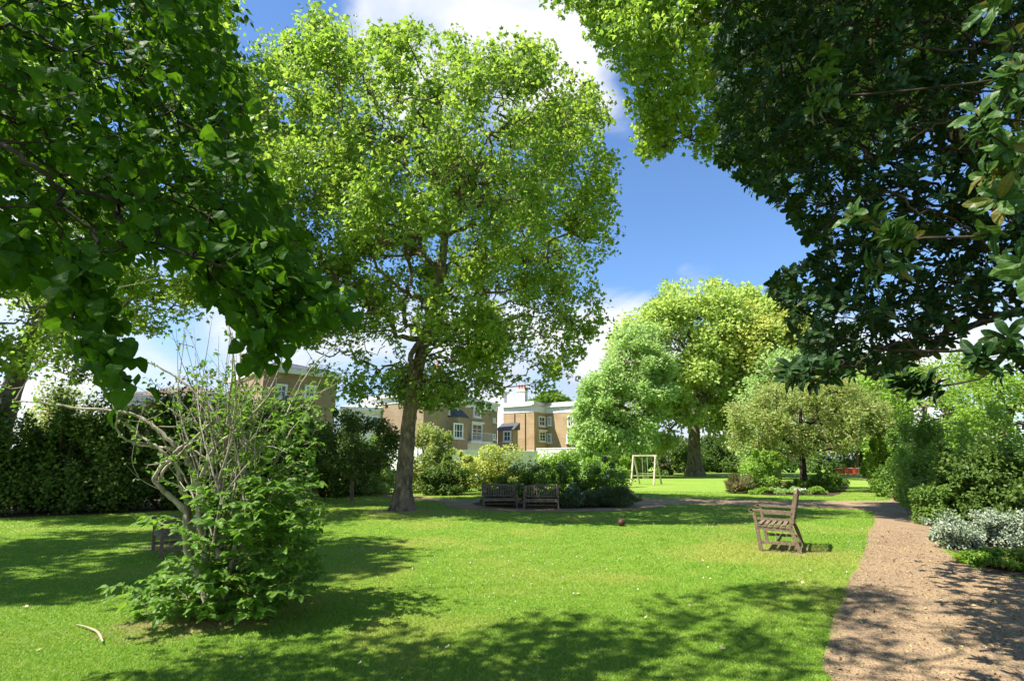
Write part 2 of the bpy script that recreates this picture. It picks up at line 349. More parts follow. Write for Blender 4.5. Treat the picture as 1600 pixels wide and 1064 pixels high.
# ring path round the island bed
bc = np.array([ground(870, 786)[0] - 0.2, 24.0]); ang = np.linspace(0, 2 * math.pi, 90)
brx, bry = 3.5, 2.6
Rin = np.stack([bc[0] + brx * np.cos(ang), bc[1] + bry * np.sin(ang)], 1); Rout = np.stack([bc[0] + (brx + 1.3) * np.cos(ang), bc[1] + (bry + 1.35) * np.sin(ang)], 1)
ring_poly = strip('ring_path', Rin, Rout, 90, 5, M['gravel'], 0.014, 0.03)
lf = g([(725, 783), (660, 776), (600, 771), (555, 762)]); lb = g([(725, 790), (660, 781), (600, 776), (545, 770)])
left_poly = strip('side_path', lb, lf, 60, 5, M['gravel'], 0.018, 0.06)
def bed(name, pts, dz=0.012):
    P = np.array([p[:2] for p in pts]); c = P.mean(0); P = resample(np.vstack([P, P[:1]]), 80)[:-1]
    P = c + (P - c) * (1 + 0.02 * rg.standard_normal(len(P)))[:, None]
    rings = [c + (P - c) * k for k in (1, .75, .5, .25, 0.02)]; V = np.vstack(rings); n = len(P); F_ = []
    for r in range(4):
        for i in range(n): F_.append([r * n + i, r * n + (i + 1) % n, (r + 1) * n + (i + 1) % n, (r + 1) * n + i])
    V = np.c_[V, gz(V[:, 0], V[:, 1]) + dz]; struct(MB().add(V, F_).build(name, M['soil'], smooth=True)); return P
beds = [bed('island_bed', np.c_[Rin, Rin[:, 0] * 0][::6], 0.02),
        bed('hedge_bed', g([(-350, 822), (-60, 812), (120, 806), (250, 799), (400, 788), (520, 776), (545, 762)]) + [np.array((-22, 60, 0)), np.array((-60, 50, 0)), np.array((-55, 17, 0))], 0.011),
        bed('far_bed', g([(1142, 768), (1200, 774), (1300, 775), (1322, 768), (1325, 757), (1250, 750), (1160, 755)]), 0.013),
        bed('path_bed', g([(1450, 805), (1463, 838), (1490, 865), (1540, 895), (1610, 903), (1750, 905), (1900, 850), (1700, 760), (1470, 760)]), 0.011)]

# ------------------------------------------------------------------ leaves
TP = {
 'star': (np.array([(0, 0, 0), (.42, .08, -.04), (.55, .50, -.10), (.17, .52, .02), (0, 1, -.12), (-.17, .52, .02), (-.55, .50, -.10), (-.42, .08, -.04)]), [[0, 1, 2, 3, 4, 5, 6, 7]]),
 'oval': (np.array([(0, 0, 0), (.27, .30, .07), (.24, .68, .05), (0, 1, -.08), (-.24, .68, .05), (-.27, .30, .07), (0, .5, 0)]), [[0, 1, 6], [1, 2, 6], [2, 3, 6], [3, 4, 6], [4, 5, 6], [5, 0, 6]]),
 'quad': (np.array([(0, 0, 0), (.34, .45, .05), (0, 1, -.05), (-.34, .45, .05)]), [[0, 1, 2, 3]]),
 'slim': (np.array([(0, 0, 0), (.09, .5, .03), (0, 1, -.1), (-.09, .5, .03)]), [[0, 1, 2, 3]]),
}
def heart(hw, base, k, tip=1.0, fold=0.16, droop=0.28):
    """midrib folded leaf outline: half widths hw at heights k, with a lobed base"""
    rib = [(0, y, 0) for y in k]; R_, L_ = [], []
    for w_, y in zip(hw, k):
        z = fold * w_ - 0.05 * math.sin(y * 9); R_.append((w_, y - base * (1 - y) * 2 * w_, z)); L_.append((-w_, y - base * (1 - y) * 2 * w_, z))
    V = rib + R_ + L_; n = len(k); F_ = []
    for i in range(n - 1):
        F_.append([i, n + i, n + i + 1, i + 1]); F_.append([i, i + 1, 2 * n + i + 1, 2 * n + i])
    V = np.array(V, float); V[:, 2] -= droop * V[:, 1] ** 2
    V[0] = (0, 0, 0); return V, F_
TP['lime'] = heart([.06, .40, .51, .50, .40, .22, .004], .13, [0.0, .08, .25, .45, .66, .84, 1.0])
TP['mag'] = heart([.02, .13, .19, .21, .18, .09, .004], 0.0, [0.0, .16, .36, .58, .78, .92, 1.0], fold=.3, droop=.18)
TP['shr'] = heart([.02, .20, .28, .26, .15, .004], 0.0, [0.0, .16, .38, .62, .84, 1.0], fold=.3, droop=.22)
def unit(v): return v / (np.linalg.norm(v, axis=-1, keepdims=True) + 1e-9)
def leaves(mb, rng, P, D, N, S, tp, var=None):
    """P points, D leaf direction, N approx normal, S sizes"""
    TV, TF = TP[tp]; P = np.asarray(P); n = len(P)
    if n == 0: return
    D = unit(D); sd = unit(np.cross(D, N)); N = np.cross(sd, D)
    V = P[:, None] + np.asarray(S)[:, None, None] * (TV[None, :, 0:1] * sd[:, None] + TV[None, :, 1:2] * D[:, None] + TV[None, :, 2:3] * N[:, None])
    k = len(TV); v = rng.random(n) if var is None else var
    uv_on = tp in ('lime', 'mag', 'shr')
    byk = {}
    for f in TF: byk.setdefault(len(f), []).append(f)
    first = True
    for kk, fs in byk.items():
        fs = np.array(fs); Fc = (np.arange(n)[:, None, None] * k + fs[None]).reshape(-1, kk)
        uv = np.tile(TV[fs.ravel(), :2], (n, 1)) if uv_on else None
        if first: mb.add(V.reshape(-1, 3), Fc, np.repeat(v, len(fs)), uv); first = False; base = mb.n - n * k
        else:
            mb.P.append(Fc + base); mb.A.append(np.repeat(v, len(fs))); mb.U.append(uv if uv is not None else np.zeros((Fc.size, 2)))
def rdir(rng, n): return unit(rng.standard_normal((n, 3)))

# ------------------------------------------------------------------ tree growth
def grow(rng, trunk, att, bf=0.25, first=None):
    """join attractor points to a growing skeleton; returns nodes, parents"""
    N0 = len(trunk); n = N0 + len(att)
    P = np.zeros((n, 3)); P[:N0] = trunk; par = np.full(n, -1); L = np.zeros(n)
    for i in range(1, N0): par[i] = i - 1; L[i] = L[i - 1] + np.linalg.norm(P[i] - P[i - 1]) * 0.4
    k0 = first if first is not None else N0 // 2
    att = att[np.argsort(np.linalg.norm((att - trunk[-1 if first is None else k0]) * (1, 1, 0.7), axis=1))]
    m = N0
    for a in att:
        d = np.linalg.norm(P[k0:m] - a, axis=1); dz = np.maximum(0, P[k0:m, 2] - a[2])
        j = k0 + int(np.argmin(d + bf * L[k0:m] + 0.35 * dz))
        P[m] = a; par[m] = j; L[m] = L[j] + np.linalg.norm(P[m] - P[j]); m += 1
    return P, par
def skeleton(mb, rng, P, par, N0, rtip, rbase, expo=0.42, kmin=0.0, jit=0.08, trunk_k=18, flare=1.7, minr=0.0, fl_h=None):
    n = len(P); cnt = np.zeros(n); ch = [[] for _ in range(n)]
    for i in range(n - 1, 0, -1):
        if not ch[i]: cnt[i] += 1
        if par[i] >= 0: cnt[par[i]] += cnt[i]; ch[par[i]].append(i)
    r = rtip * cnt ** expo
    # trunk chain
    tr = rbase * np.linspace(1, 0.42, N0); r = np.minimum(r, tr.min() * 0.8); r[:N0] = tr
    TPn = smooth_path(P[:N0], 8); tr = np.interp(np.linspace(0, 1, len(TPn)), np.linspace(0, 1, N0), tr)
    h = TPn[:, 2] - TPn[0, 2]; tr = tr * (1 + (flare - 1) * np.exp(-h / (fl_h or rbase * 1.6)))
    mb.tube(TPn, tr, trunk_k, 0.035, rng)
    done = set(range(N0))
    order = [i for i in range(N0, n)]
    for s in order:
        if s in done: continue
        chain = [par[s], s]; done.add(s); c = s
        while ch[c]:
            nx_ = max(ch[c], key=lambda q: cnt[q])
            if nx_ in done: break
            chain.append(nx_); done.add(nx_); c = nx_
        rr = r[chain].copy(); rr[0] = min(r[chain[0]], rr[1] * 1.35)
        if rr[1] < minr: continue
        Q = P[chain]; sub = 4 if rr[1] > rtip * 2 else 2
        Pp = smooth_path(Q, sub); rp = np.interp(np.linspace(0, 1, len(Pp)), np.linspace(0, 1, len(rr)), rr)
        Ln = np.linalg.norm(Q[-1] - Q[0]); Pp[1:-1] += rng.standard_normal((len(Pp) - 2, 3)) * min(jit, 0.03 * Ln)
        mb.tube(Pp, rp, 8 if rr[1] > rtip * 4 else (5 if rr[1] > rtip * 1.6 else 3), cap=False)
    tips = np.array([i for i in range(N0, n) if cnt[i] <= 3])
    return tips, ch
def sprays(mb, rng, pts, per, rad, size, tp, flat=0.6, up=0.9, outc=None, droop=0.15, szv=0.35):
    n = len(pts) * per; c = np.repeat(pts, per, 0)
    o = rdir(rng, n) * (rng.random(n) ** 0.45)[:, None] * (rad * np.repeat(rng.uniform(0.6, 1.3, len(pts)), per))[:, None]; o[:, 2] *= flat
    P = c + o
    out_ = unit(P - outc) if outc is not None else unit(o)
    D = unit(0.6 * unit(o) + 0.6 * out_ + 0.8 * rdir(rng, n)); D[:, 2] -= droop
    N = unit(np.array([0, 0, up]) + 0.5 * out_ + 0.75 * rdir(rng, n))
    leaves(mb, rng, P, D, N, size * rng.uniform(1 - szv, 1 + szv, n), tp)
def clump_points(rng, n, nc, inside, box, cr, fl=0.7, shell=1.5, loose=0.0):
    """points gathered in clumps inside a crown; clumps lean to the outside of the crown"""
    lo, hi = np.array(box[0], float), np.array(box[1], float); cs = []
    while len(cs) < nc:
        c = rng.uniform(lo, hi, (4000, 3)); d = inside(c); c = c[(d < 1) & (rng.random(len(c)) < 0.15 + 0.85 * np.clip(d, 0, 1) ** shell)]; cs.extend(list(c))
    cs = np.array(cs[:nc]); rr = cr * rng.uniform(0.6, 1.3, nc)
    out_ = np.zeros((0, 3))
    while len(out_) < n:
        k = rng.integers(0, nc, n); p = cs[k] + rdir(rng, n) * (rr[k] * rng.random(n) ** 0.5)[:, None] * np.array([1, 1, fl])
        out_ = np.vstack([out_, p[inside(p) < 1.08]])
    out_ = out_[:n]; k = int(n * loose)
    if k:
        u_ = np.zeros((0, 3))
        while len(u_) < k: c = rng.uniform(lo, hi, (6000, 3)); u_ = np.vstack([u_, c[inside(c) < 1.0]])
        out_[:k] = u_[:k]
    return out_
def profile(px_l, px_r, Yc, thick=0.85, skew=0.0, rag=1.0):
    """crown from left/right outlines given as (px,py) lists on the plane y=Yc: real 3D body of revolution-like section"""
    Lp = np.array([at(a, b, Yc) for a, b in px_l]); Rp = np.array([at(a, b, Yc) for a, b in px_r])
    Lp = Lp[np.argsort(Lp[:, 2])]; Rp = Rp[np.argsort(Rp[:, 2])]
    sil = np.array(sorted(px_l, key=lambda q: q[1]) + sorted(px_r, key=lambda q: -q[1]), float)
    rs_ = np.random.default_rng(int(px_l[0][0] * 7 + px_r[0][0])); cen = sil.mean(0); per_ = np.linalg.norm(sil.max(0) - sil.min(0)); m_ = max(40, int(per_ / 9))
    sil = resample2(np.vstack([sil, sil[:1]]), m_); wob = rs_.standard_normal(m_) * .5 + np.convolve(rs_.standard_normal(m_ + 4), np.ones(5) / 2.2, 'valid')
    sil = sil + unit(sil - cen) * (wob * (4 + .013 * per_) * rag)[:, None]
    zlo, zhi = min(Lp[0, 2], Rp[0, 2]), max(Lp[-1, 2], Rp[-1, 2])
    def inside(p):
        l = np.interp(p[:, 2], Lp[:, 2], Lp[:, 0]); r = np.interp(p[:, 2], Rp[:, 2], Rp[:, 0])
        c, h = (l + r) / 2, np.maximum((r - l) / 2, 0.05); zz = np.clip((p[:, 2] - zlo) / (zhi - zlo), 0, 1); hy = h * thick * np.sqrt(np.clip(1 - (1.85 * zz - 0.85) ** 2, 0.03, 1))
        d = np.sqrt(((p[:, 0] - c) / h) ** 2 + ((p[:, 1] - Yc - skew * (p[:, 2] - zlo)) / hy) ** 2)
        zn = np.maximum((p[:, 2] - zhi), (zlo - p[:, 2])); qx, qy, _q = project(p); return np.where((zn > 0) | ~inpoly(qx, qy, sil), 2.0, d)
    box = ((Lp[:, 0].min() - .3, Yc - 9.5 * thick, zlo), (Rp[:, 0].max() + .3, Yc + 9.5 * thick, zhi))
    return inside, box, (Lp, Rp, zlo, zhi)
def ellip(c, r):
    c, r = np.array(c, float), np.array(r, float)
    return (lambda p: np.linalg.norm((p - c) / r, axis=1)), (c - r, c + r)
def make_tree(name, label, cat, seed, trunk, inside, box, natt, ncl, cr, per, srad, size, tp, leafm, barkm, rtip, rbase, bf=0.25, first=None,
              flat=0.6, group=None, outc=None, flare=1.7, minr=0.0, extra=None, up=0.9, fl=0.7, shell=1.5, loose=0.0, expo=0.42, fl_h=None, trunk_k=18):
    rng = np.random.default_rng(seed); trunk = np.array(trunk, float)
    base = trunk[0].copy(); root = thing(name, label, cat, base, 0, group)
    att = clump_points(rng, natt, ncl, inside, box, cr, fl, shell, loose)
    if extra is not None: att = np.vstack([att, extra])
    P, par = grow(rng, trunk, att, bf, first); P = P - base
    tb = MB(); tips, _ = skeleton(tb, rng, P, par, len(trunk), rtip, rbase, expo=expo, flare=flare, minr=minr, fl_h=fl_h, trunk_k=trunk_k)
    tb.build('trunk', barkm, root, smooth=True)
    lb_ = MB(); oc = (np.array(outc) if outc is not None else att.mean(0)) - base
    sprays(lb_, rng, P[tips], per, srad, size, tp, flat=flat, outc=oc, up=up)
    lb_.build('crown', leafm, root); return root

GT = 'tall trees round the garden'
# --- the main plane tree in the middle of the lawn
b0 = ground(628, 797); Yt = b0[1]
tp_ = lambda x, y, dy=0: at(x, y, Yt + dy)
trunkM = [b0 - (0, 0, 0.1), tp_(632, 740), tp_(636, 690), tp_(641, 640), tp_(650, 590), tp_(664, 530), tp_(678, 480), tp_(688, 430), tp_(695, 370), tp_(700, 300)]
ins, box, _i = profile([(565, 628), (515, 608), (480, 565), (445, 500), (418, 420), (402, 330), (398, 240), (396, 160), (412, 100), (450, 60), (520, 28)],
                       [(700, 640), (885, 618), (918, 585), (935, 520), (945, 450), (960, 390), (952, 300), (940, 220), (915, 155), (870, 105), (810, 62), (735, 45), (600, 62)], Yt, 1.02)
make_tree('plane_tree', 'tall full plane tree with leaning brown trunk standing alone on the lawn', 'tree', 11, trunkM, ins, box,
          7400, 210, 1.0, 18, 0.44, 0.150, 'star', M['plane'], M['bark'], 0.0085, 0.34, loose=.22, shell=1.2, fl=.95, up=.45, bf=0.22, first=5, flat=0.9, flare=1.75, fl_h=0.45, expo=0.47)
# --- plane tree at the far left behind the lime
bL = np.array([-20.3, 21.0, 0])
ins, box = ellip((-17.2, 19.5, 14.5), (7.8, 6.5, 9.5))
make_tree('plane_tree', 'tall plane tree with thick pale trunk at the left edge behind the hanging lime leaves', 'tree', 12,
          [bL, bL + (0.1, 0, 3), bL + (0.4, 0, 6), bL + (1.0, 0.3, 9), bL + (2.0, 0.6, 12), bL + (3.2, 1.0, 15)], ins, box,
          3000, 120, 1.3, 27, 0.6, 0.16, 'star', M['plane'], M['bark_pale'], 0.012, 0.40, bf=0.22, first=3, flat=0.6, expo=0.47)
bL = np.array([-17.5, 8.5, 0]); ins, box = ellip((-15.5, 8.0, 11.0), (5.6, 4.5, 4.6))  # added tree, mostly out of view, put here for its shadow on the lawn
make_tree('plane_tree', 'plane tree mostly out of view beyond the left edge, added to shade the left lawn', 'tree', 15,
          [bL, bL + (0.1, 0, 3), bL + (0.3, 0, 6), bL + (.8, 0, 8), bL + (1.4, 0, 11)], ins, box, 1000, 50, 1.3, 27, 0.6, 0.20, 'star', M['plane'], M['bark'], 0.012, 0.35, bf=0.22, first=2, flat=0.6, expo=0.47)
# --- plane tree over the magnolia: boughs reach in from the right
bR = np.array([19.5, 17.0, 0]); insA, boxA = ellip((8.5, 17.0, 17.6), (8.0, 4.6, 5.6))
silR = [(845, -400), (845, -20), (915, 20), (945, 95), (995, 130), (1000, 200), (1012, 250), (1080, 215), (1110, 240), (1200, 300), (2300, 300), (2300, -400)]
def insR(p):
    qx, qy, qz = project(p); return np.where(inpoly(qx, qy, silR), insA(p), 2.0)
ins = insR
insS, boxS = ellip((2.8, 2.2, 12.2), (4.5, 3.4, 2.0)); over = clump_points(np.random.default_rng(14), 420, 26, lambda p: np.where((p[:, 2] - CAMZ) / np.maximum(p[:, 1], .05) < 1.3, 2.0, insS(p)), boxS, .8)  # added boughs above the camera, out of view, to shade the magnolia
make_tree('plane_tree', 'plane tree whose bright boughs hang in at the top above the dark magnolia', 'tree', 13,
          [bR, bR + (-.1, 0, 3), bR + (-.3, 0, 6), bR + (-.9, .2, 9), bR + (-2.2, .3, 12.5), bR + (-4, .4, 15)], ins, boxA,
          3600, 130, 1.2, 24, 0.5, 0.18, 'star', M['plane'], M['bark'], 0.009, 0.6, up=.5, loose=.25, bf=0.18, first=3, flat=0.8, expo=0.47, extra=over)

# --- far trees on the right
def ftree(name, label, cat, seed, bpx, Yc, Lp, Rp, leafm, barkm, nat, per, size, rbase, thick=0.8, toptr=0.55, srad=1.1, ncl=60, cr=2.6, tp='quad', first=3, group=None, rtip=0.03, fl=0.7):
    b = at(bpx[0], bpx[1], Yc); b[2] = 0
    ins, box, (Lq, Rq, zlo, zhi) = profile(Lp, Rp, Yc, thick, rag=1.9)
    cx = (Lq[:, 0].mean() + Rq[:, 0].mean()) / 2; zt = zlo + (zhi - zlo) * toptr
    k = np.linspace(0, 1, 7)[:, None]; tr = b + (np.array([cx, Yc, zt]) - b) * np.c_[k ** 1.6, k ** 1.6, k]
    tr[0, 2] -= 0.05
    return make_tree(name, label, cat, seed, tr, ins, box, nat, ncl, cr, per, srad, size, tp, leafm, barkm, rtip, rbase, first=first, expo=0.45, group=group, trunk_k=14, fl=fl, loose=.12, up=.5, flat=.8)
ftree('plane_tree', 'great spreading plane tree with thick patchy trunk behind the swing frame', 'tree', 21, (1086, 742), 70,
      [(1040, 712), (985, 700), (965, 640), (950, 580), (958, 525), (975, 485), (1000, 455), (1060, 437)], [(1130, 706), (1200, 690), (1215, 640), (1230, 580), (1225, 520), (1215, 490), (1190, 460), (1130, 433)],
      M['plane_far'], M['bark_pale'], 2300, 38, 0.50, 0.85, srad=1.25, ncl=110, cr=2.2)
ftree('poplar_tree', 'pale green leafy tree with drooping skirts left of the swing beside the brick houses', 'tree', 22, (945, 746), 62,
      [(915, 735), (900, 700), (895, 640), (905, 600), (925, 565), (942, 535), (970, 495)], [(990, 738), (1030, 710), (1045, 650), (1050, 600), (1050, 560), (1040, 515), (1010, 488)],
      M['fresh'], M['bark'], 1500, 36, 0.36, 0.3, srad=0.9, ncl=90, cr=1.5, toptr=0.75)
ftree('ash_tree', 'yellowish green tree rising behind the olive coloured tree on the right', 'tree', 23, (1178, 745), 66,
      [(1130, 640), (1115, 600), (1105, 550), (1110, 500), (1135, 475), (1180, 462)], [(1240, 650), (1265, 620), (1275, 570), (1270, 520), (1250, 485), (1215, 470)],
      M['yellow'], M['bark_pale'], 1400, 36, 0.42, 0.5, srad=1.15, ncl=80, cr=2.0, toptr=0.7)
ftree('oak_tree', 'olive coloured small tree with dark forked trunk standing in the far flower bed', 'tree', 24, (1258, 766), 35,
      [(1160, 722), (1140, 695), (1132, 655), (1145, 618), (1175, 592), (1210, 578)], [(1330, 722), (1362, 700), (1375, 660), (1362, 618), (1330, 590), (1290, 575)],
      M['olive'], M['bark_dark'], 1200, 32, 0.17, 0.22, srad=0.5, ncl=75, cr=0.9, toptr=0.55, rtip=0.012)
for j, (bx, yc, l_, r_, mm, lab) in enumerate([
    (1340, 84, [(1290, 715), (1275, 660), (1280, 600), (1310, 560), (1350, 540)], [(1400, 735), (1450, 690), (1460, 620), (1430, 570), (1390, 545)], 'olive', 'olive tree beyond the red barriers at the end of the path'),
    (1440, 40, [(1370, 735), (1350, 700), (1355, 640), (1372, 580), (1415, 538)], [(1500, 740), (1530, 700), (1545, 640), (1540, 580), (1485, 540)], 'bright', 'bright green tree with white blossom standing right of the path'),
    (1560, 30, [(1490, 740), (1475, 690), (1480, 640), (1500, 580), (1550, 545)], [(1640, 740), (1690, 700), (1700, 650), (1680, 590), (1620, 550)], 'bright', 'bright green tree behind the dark camellia at the right edge'),
    (1215, 58, [(1140, 742), (1112, 700), (1120, 620), (1150, 560), (1195, 520)], [(1345, 742), (1372, 690), (1360, 610), (1330, 560), (1270, 525)], 'fresh', 'mid green tree far behind the olive coloured tree'),
    (1010, 100, [(900, 740), (880, 715), (900, 690), (950, 680)], [(1160, 745), (1165, 715), (1140, 695), (1060, 680)], 'dark', 'dark low tree screening the far end behind the plane trunk'),
    (855, 100, [(838, 650), (830, 635), (840, 626), (850, 622)], [(878, 650), (885, 636), (878, 627), (866, 621)], 'mid', 'round green treetop showing above the roof of the right brick house'),
    ]):
    ftree('tree', lab, 'tree', 40 + j, (bx, 745), yc, l_, r_, M[mm], M['bark'], 500, 34, 0.0062 * yc, 0.3, srad=0.018 * yc, ncl=40, cr=0.04 * yc, toptr=0.5, rtip=0.0006 * yc, thick=0.7)

# ------------------------------------------------------------------ shrubs
def shrub(name, label, cat, seed, c, size, leafm, n, ls, tp='quad', lumps=26, lr=0.27, group=None, stems=7, stemm=None, upn=0.5, flowers=None, flat_bottom=0.02, rz=0.0, ragged=0.12, shootk=0.0):
    rng = np.random.default_rng(seed); W, D_, H = size
    c = np.array(c, float); c[2] = gz(c[0], c[1]); root = thing(name, label, cat, c, rz, group)
    cs = rdir(rng, lumps) * (rng.uniform(0.25, 0.85, lumps))[:, None]; cs[:, 2] = np.abs(cs[:, 2]) ** 0.8 * 0.98; lw_ = rng.random(lumps) < 0.28; cs[lw_, 2] *= 0.12; cs[lw_, :2] *= 1.12
    sc = np.array([W / 2, D_ / 2, H]); lc = cs * sc * (1, 1, 0.80) + (0, 0, 0.12 * H)
    lw = rng.uniform(0.55, 1.2, lumps) * lr
    sp_ = rng.random(lumps) < 0.3; lc[sp_] *= rng.uniform(1.05, 1.28, (sp_.sum(), 1)); lw[sp_] *= 0.6
    rad = lw[:, None] * np.array([W / 2, D_ / 2, H * 0.55]) * 1.35
    k = rng.integers(0, lumps, n); d = rdir(rng, n); rr = 1 - ragged + 0.3 * ragged * rng.standard_normal(n) - 0.5 * rng.random(n) ** 3
    P = lc[k] + d * rad[k] * rr[:, None]
    P[:, 2] = np.where(P[:, 2] < flat_bottom, flat_bottom + 0.25 * H * rng.random(n), P[:, 2])
    ro = unit(P - np.array([0, 0, H * 0.3])); sh = rng.random(n) < shootk
    P = P + ro * (sh * rng.random(n) * 0.13 * H)[:, None]
    N = unit(d * 0.55 + ro * 0.5 + np.array([0, 0, upn]) + 0.55 * rdir(rng, n)); D = unit(ro * 0.4 + 0.9 * rdir(rng, n) - np.array([0, 0, 0.1]))
    if tp == 'slim': D = unit(ro * 0.8 + np.array([0, 0, 0.7]) + 0.35 * rdir(rng, n))
    mb = MB(); leaves(mb, rng, P, D, N, ls * rng.uniform(0.6, 1.35, n), tp, var=np.clip(rng.random(n) * .7 + rng.random(lumps)[k] * .45 - .05, 0, 1)); mb.build('foliage', leafm, root)
    sb = MB()
    for i in range(stems):
        e = lc[rng.integers(0, lumps)]; s0 = np.array([rng.normal(0, 0.06 * W), rng.normal(0, 0.06 * D_), -0.03])
        mid = s0 * 0.4 + e * 0.6 * (1, 1, 0.7) + rng.normal(0, 0.04 * H, 3); sb.tube(smooth_path([s0, mid, e], 4), np.linspace(0.014, 0.005, 9) * max(H, 1.0), 5)
    sb.build('stem', stemm or M['bark_dark'], root, smooth=True)
    if flowers:
        nf, fs, fm, side = flowers
        # flowers sit on the outer leaves towards the light and the viewer
        q = P[rng.permutation(n)]; q = q[(q[:, 1] < side * D_) & (q[:, 2] > 0.3 * H)]; q = q[np.argsort(q[:, 1] * .8 - q[:, 2] * .9)][:max(nf * 25, 60)]; q = q[rng.permutation(len(q))][:nf] + (0, -.05, .04)
        for p in q:
            fb = MB(); m_ = 11; a = rng.random(m_) * 6.28; el = rng.uniform(0.0, 1.3, m_)
            Dv = np.stack([np.cos(a) * np.cos(el), np.sin(a) * np.cos(el), np.sin(el)], 1); leaves(fb, rng, np.tile(p + (0, -0.03, 0.02), (m_, 1)), Dv, rdir(rng, m_), np.full(m_, fs), 'oval')
            fb.build('flower', fm, root)
    return root
def shp(px, pyb, Y=None):
    p = ground(px, pyb)
    if Y is not None: p = at(px, pyb, Y)
    return p
def shrub_px(name, label, cat, seed, x0, x1, ytop, ybase, leafm, n, ls, depth=None, Y=None, **kw):
    """stands where its foot meets the ground in the photo (or at distance Y)"""
    if Y is None: b = ground((x0 + x1) / 2, ybase); fy = b[1]
    else: fy = Y
    W = at(x1, ybase, fy)[0] - at(x0, ybase, fy)[0]; D_ = depth or W * 0.8
    yc = fy + D_ * 0.42; c = at((x0 + x1) / 2, ybase, yc)
    H = at((x0 + x1) / 2, ytop, yc)[2] - gz(c[0], yc)
    return shrub(name, label, cat, seed, (c[0], yc, 0), (W * 1.02, D_, H * 0.98), leafm, n, ls, **kw)
GH = 'tall dark shrubs forming the hedge along the left side'
hl = [(-330, -120, 545, 818, 'dark', 'outermost'), (-170, 40, 550, 812, 'dark', ''), (0, 130, 562, 807, 'dark', ''), (95, 225, 570, 804, 'dark', ''),
      (190, 320, 572, 800, 'dark', ''), (290, 410, 578, 795, 'dark', ''), (380, 500, 590, 788, 'dark', ''), (460, 580, 625, 778, 'dark', '')]
hlab = ['dark evergreen hedge shrub leftmost behind the lawn edge', 'dark evergreen hedge shrub at the left edge of the photo', 'dark evergreen hedge shrub under the long bare branch tip',
        'dark hedge shrub left of the bare elbow branches', 'dark hedge shrub directly behind the twiggy shrub stems', 'dark hedge shrub behind the right half of the twiggy shrub',
        'dark hedge shrub behind the half hidden bench', 'dark hedge shrub behind the young thin trunk tree']
for j, (x0, x1, yt, yb, mm, _) in enumerate(hl):
    shrub_px('hedge_shrub', hlab[j], 'shrub', 60 + j, x0, x1, yt, yb, M[mm], 22000, 0.13, depth=3.6, group=GH, lumps=70, lr=0.2, stems=8, shootk=0.15, tp='quad')
shrub_px('climbing_shrub', 'pale olive shrub rising above the dark hedge at the far left', 'shrub', 70, -60, 190, 560, 800, M['olive'], 9000, 0.15, Y=25, depth=3, lumps=30)
shrub_px('tall_shrub', 'olive green shrub above the hedge below the brown brick house', 'shrub', 71, 370, 520, 596, 790, M['mid'], 12000, 0.15, Y=27, depth=3, lumps=30)
shrub_px('tall_shrub', 'green leafy shrub between the twiggy shrub and the pale rendered house', 'shrub', 72, 480, 640, 634, 770, M['mid'], 15000, 0.15, Y=30, depth=3, lumps=30)
shrub_px('variegated_shrub', 'pale variegated shrub just left of the big plane trunk', 'shrub', 73, 556, 632, 712, 769, M['fresh'], 8000, 0.13, Y=30, depth=2.2, lumps=20)
shrub_px('mottled_shrub', 'mottled olive and bronze shrub just right of the big plane trunk', 'shrub', 74, 618, 722, 632, 770, M['olive'], 14000, 0.16, Y=32, depth=4, lumps=40, lr=.24)
shrub_px('dark_shrub', 'low dark green shrub at the foot of the mottled shrub', 'shrub', 75, 640, 745, 712, 771, M['dark'], 8000, 0.14, Y=29.5, depth=2, lumps=30)
shrub_px('golden_shrub', 'yellow green spreading shrub behind the left of the two dark benches', 'shrub', 76, 692, 850, 680, 768, M['yellow'], 20000, 0.14, Y=30, depth=3.4, lumps=38, lr=.22)
shrub_px('pale_shrub', 'small pale yellow shrub below the bay window', 'shrub', 77, 690, 750, 692, 765, M['yellow'], 4000, 0.15, Y=36, depth=2, lumps=18)
shrub_px('backdrop_shrub', 'green shrub below the white terrace wall', 'shrub', 78, 815, 930, 690, 760, M['bright'], 11000, 0.2, Y=44, depth=3, lumps=34)
shrub_px('backdrop_shrub', 'orange tipped shrub to the left of the swing frame', 'shrub', 79, 895, 992, 704, 760, M['bright'], 9000, 0.18, Y=38, depth=3, lumps=30, flowers=None)
# island bed behind the benches
shrub_px('rose_bush', 'white flowering rose bush behind the left dark bench', 'rose bush', 80, 782, 880, 704, 789, M['mid'], 9000, 0.085, Y=22.6, depth=2.2, lumps=34, lr=.2, shootk=.3, flowers=(18, .065, M['white_f'], 0.0))
shrub_px('rose_bush', 'tall rose bush with green shoots in the middle of the island bed', 'rose bush', 81, 845, 925, 702, 788, M['mid'], 8000, 0.085, Y=23, depth=2.2, lumps=30, lr=.2, shootk=.3, flowers=(9, .065, M['white_f'], 0.0))
shrub_px('rose_bush', 'grey leaved rose bush full of tiny white blooms at the right of the island bed', 'rose bush', 82, 890, 992, 712, 786, M['mid'], 9000, 0.08, Y=23, depth=2.2, lumps=34, lr=.2, shootk=.3, flowers=(30, .055, M['white_f'], 0.0))
shrub_px('rose_bush', 'rose bush with one red bloom beside the left dark bench', 'rose bush', 83, 748, 812, 728, 790, M['mid'], 5000, 0.085, Y=23, depth=1.6, lumps=22, lr=.22, shootk=.3, flowers=(1, .09, M['red_f'], -.2))
shrub_px('leafy_perennial', 'grey green leafy plant right of the right dark bench', 'plant', 84, 872, 920, 742, 794, M['greygreen'], 4500, 0.09, depth=1.0, lumps=16, stems=4, tp='oval', flowers=(3, .05, M['white_f'], 0.0))
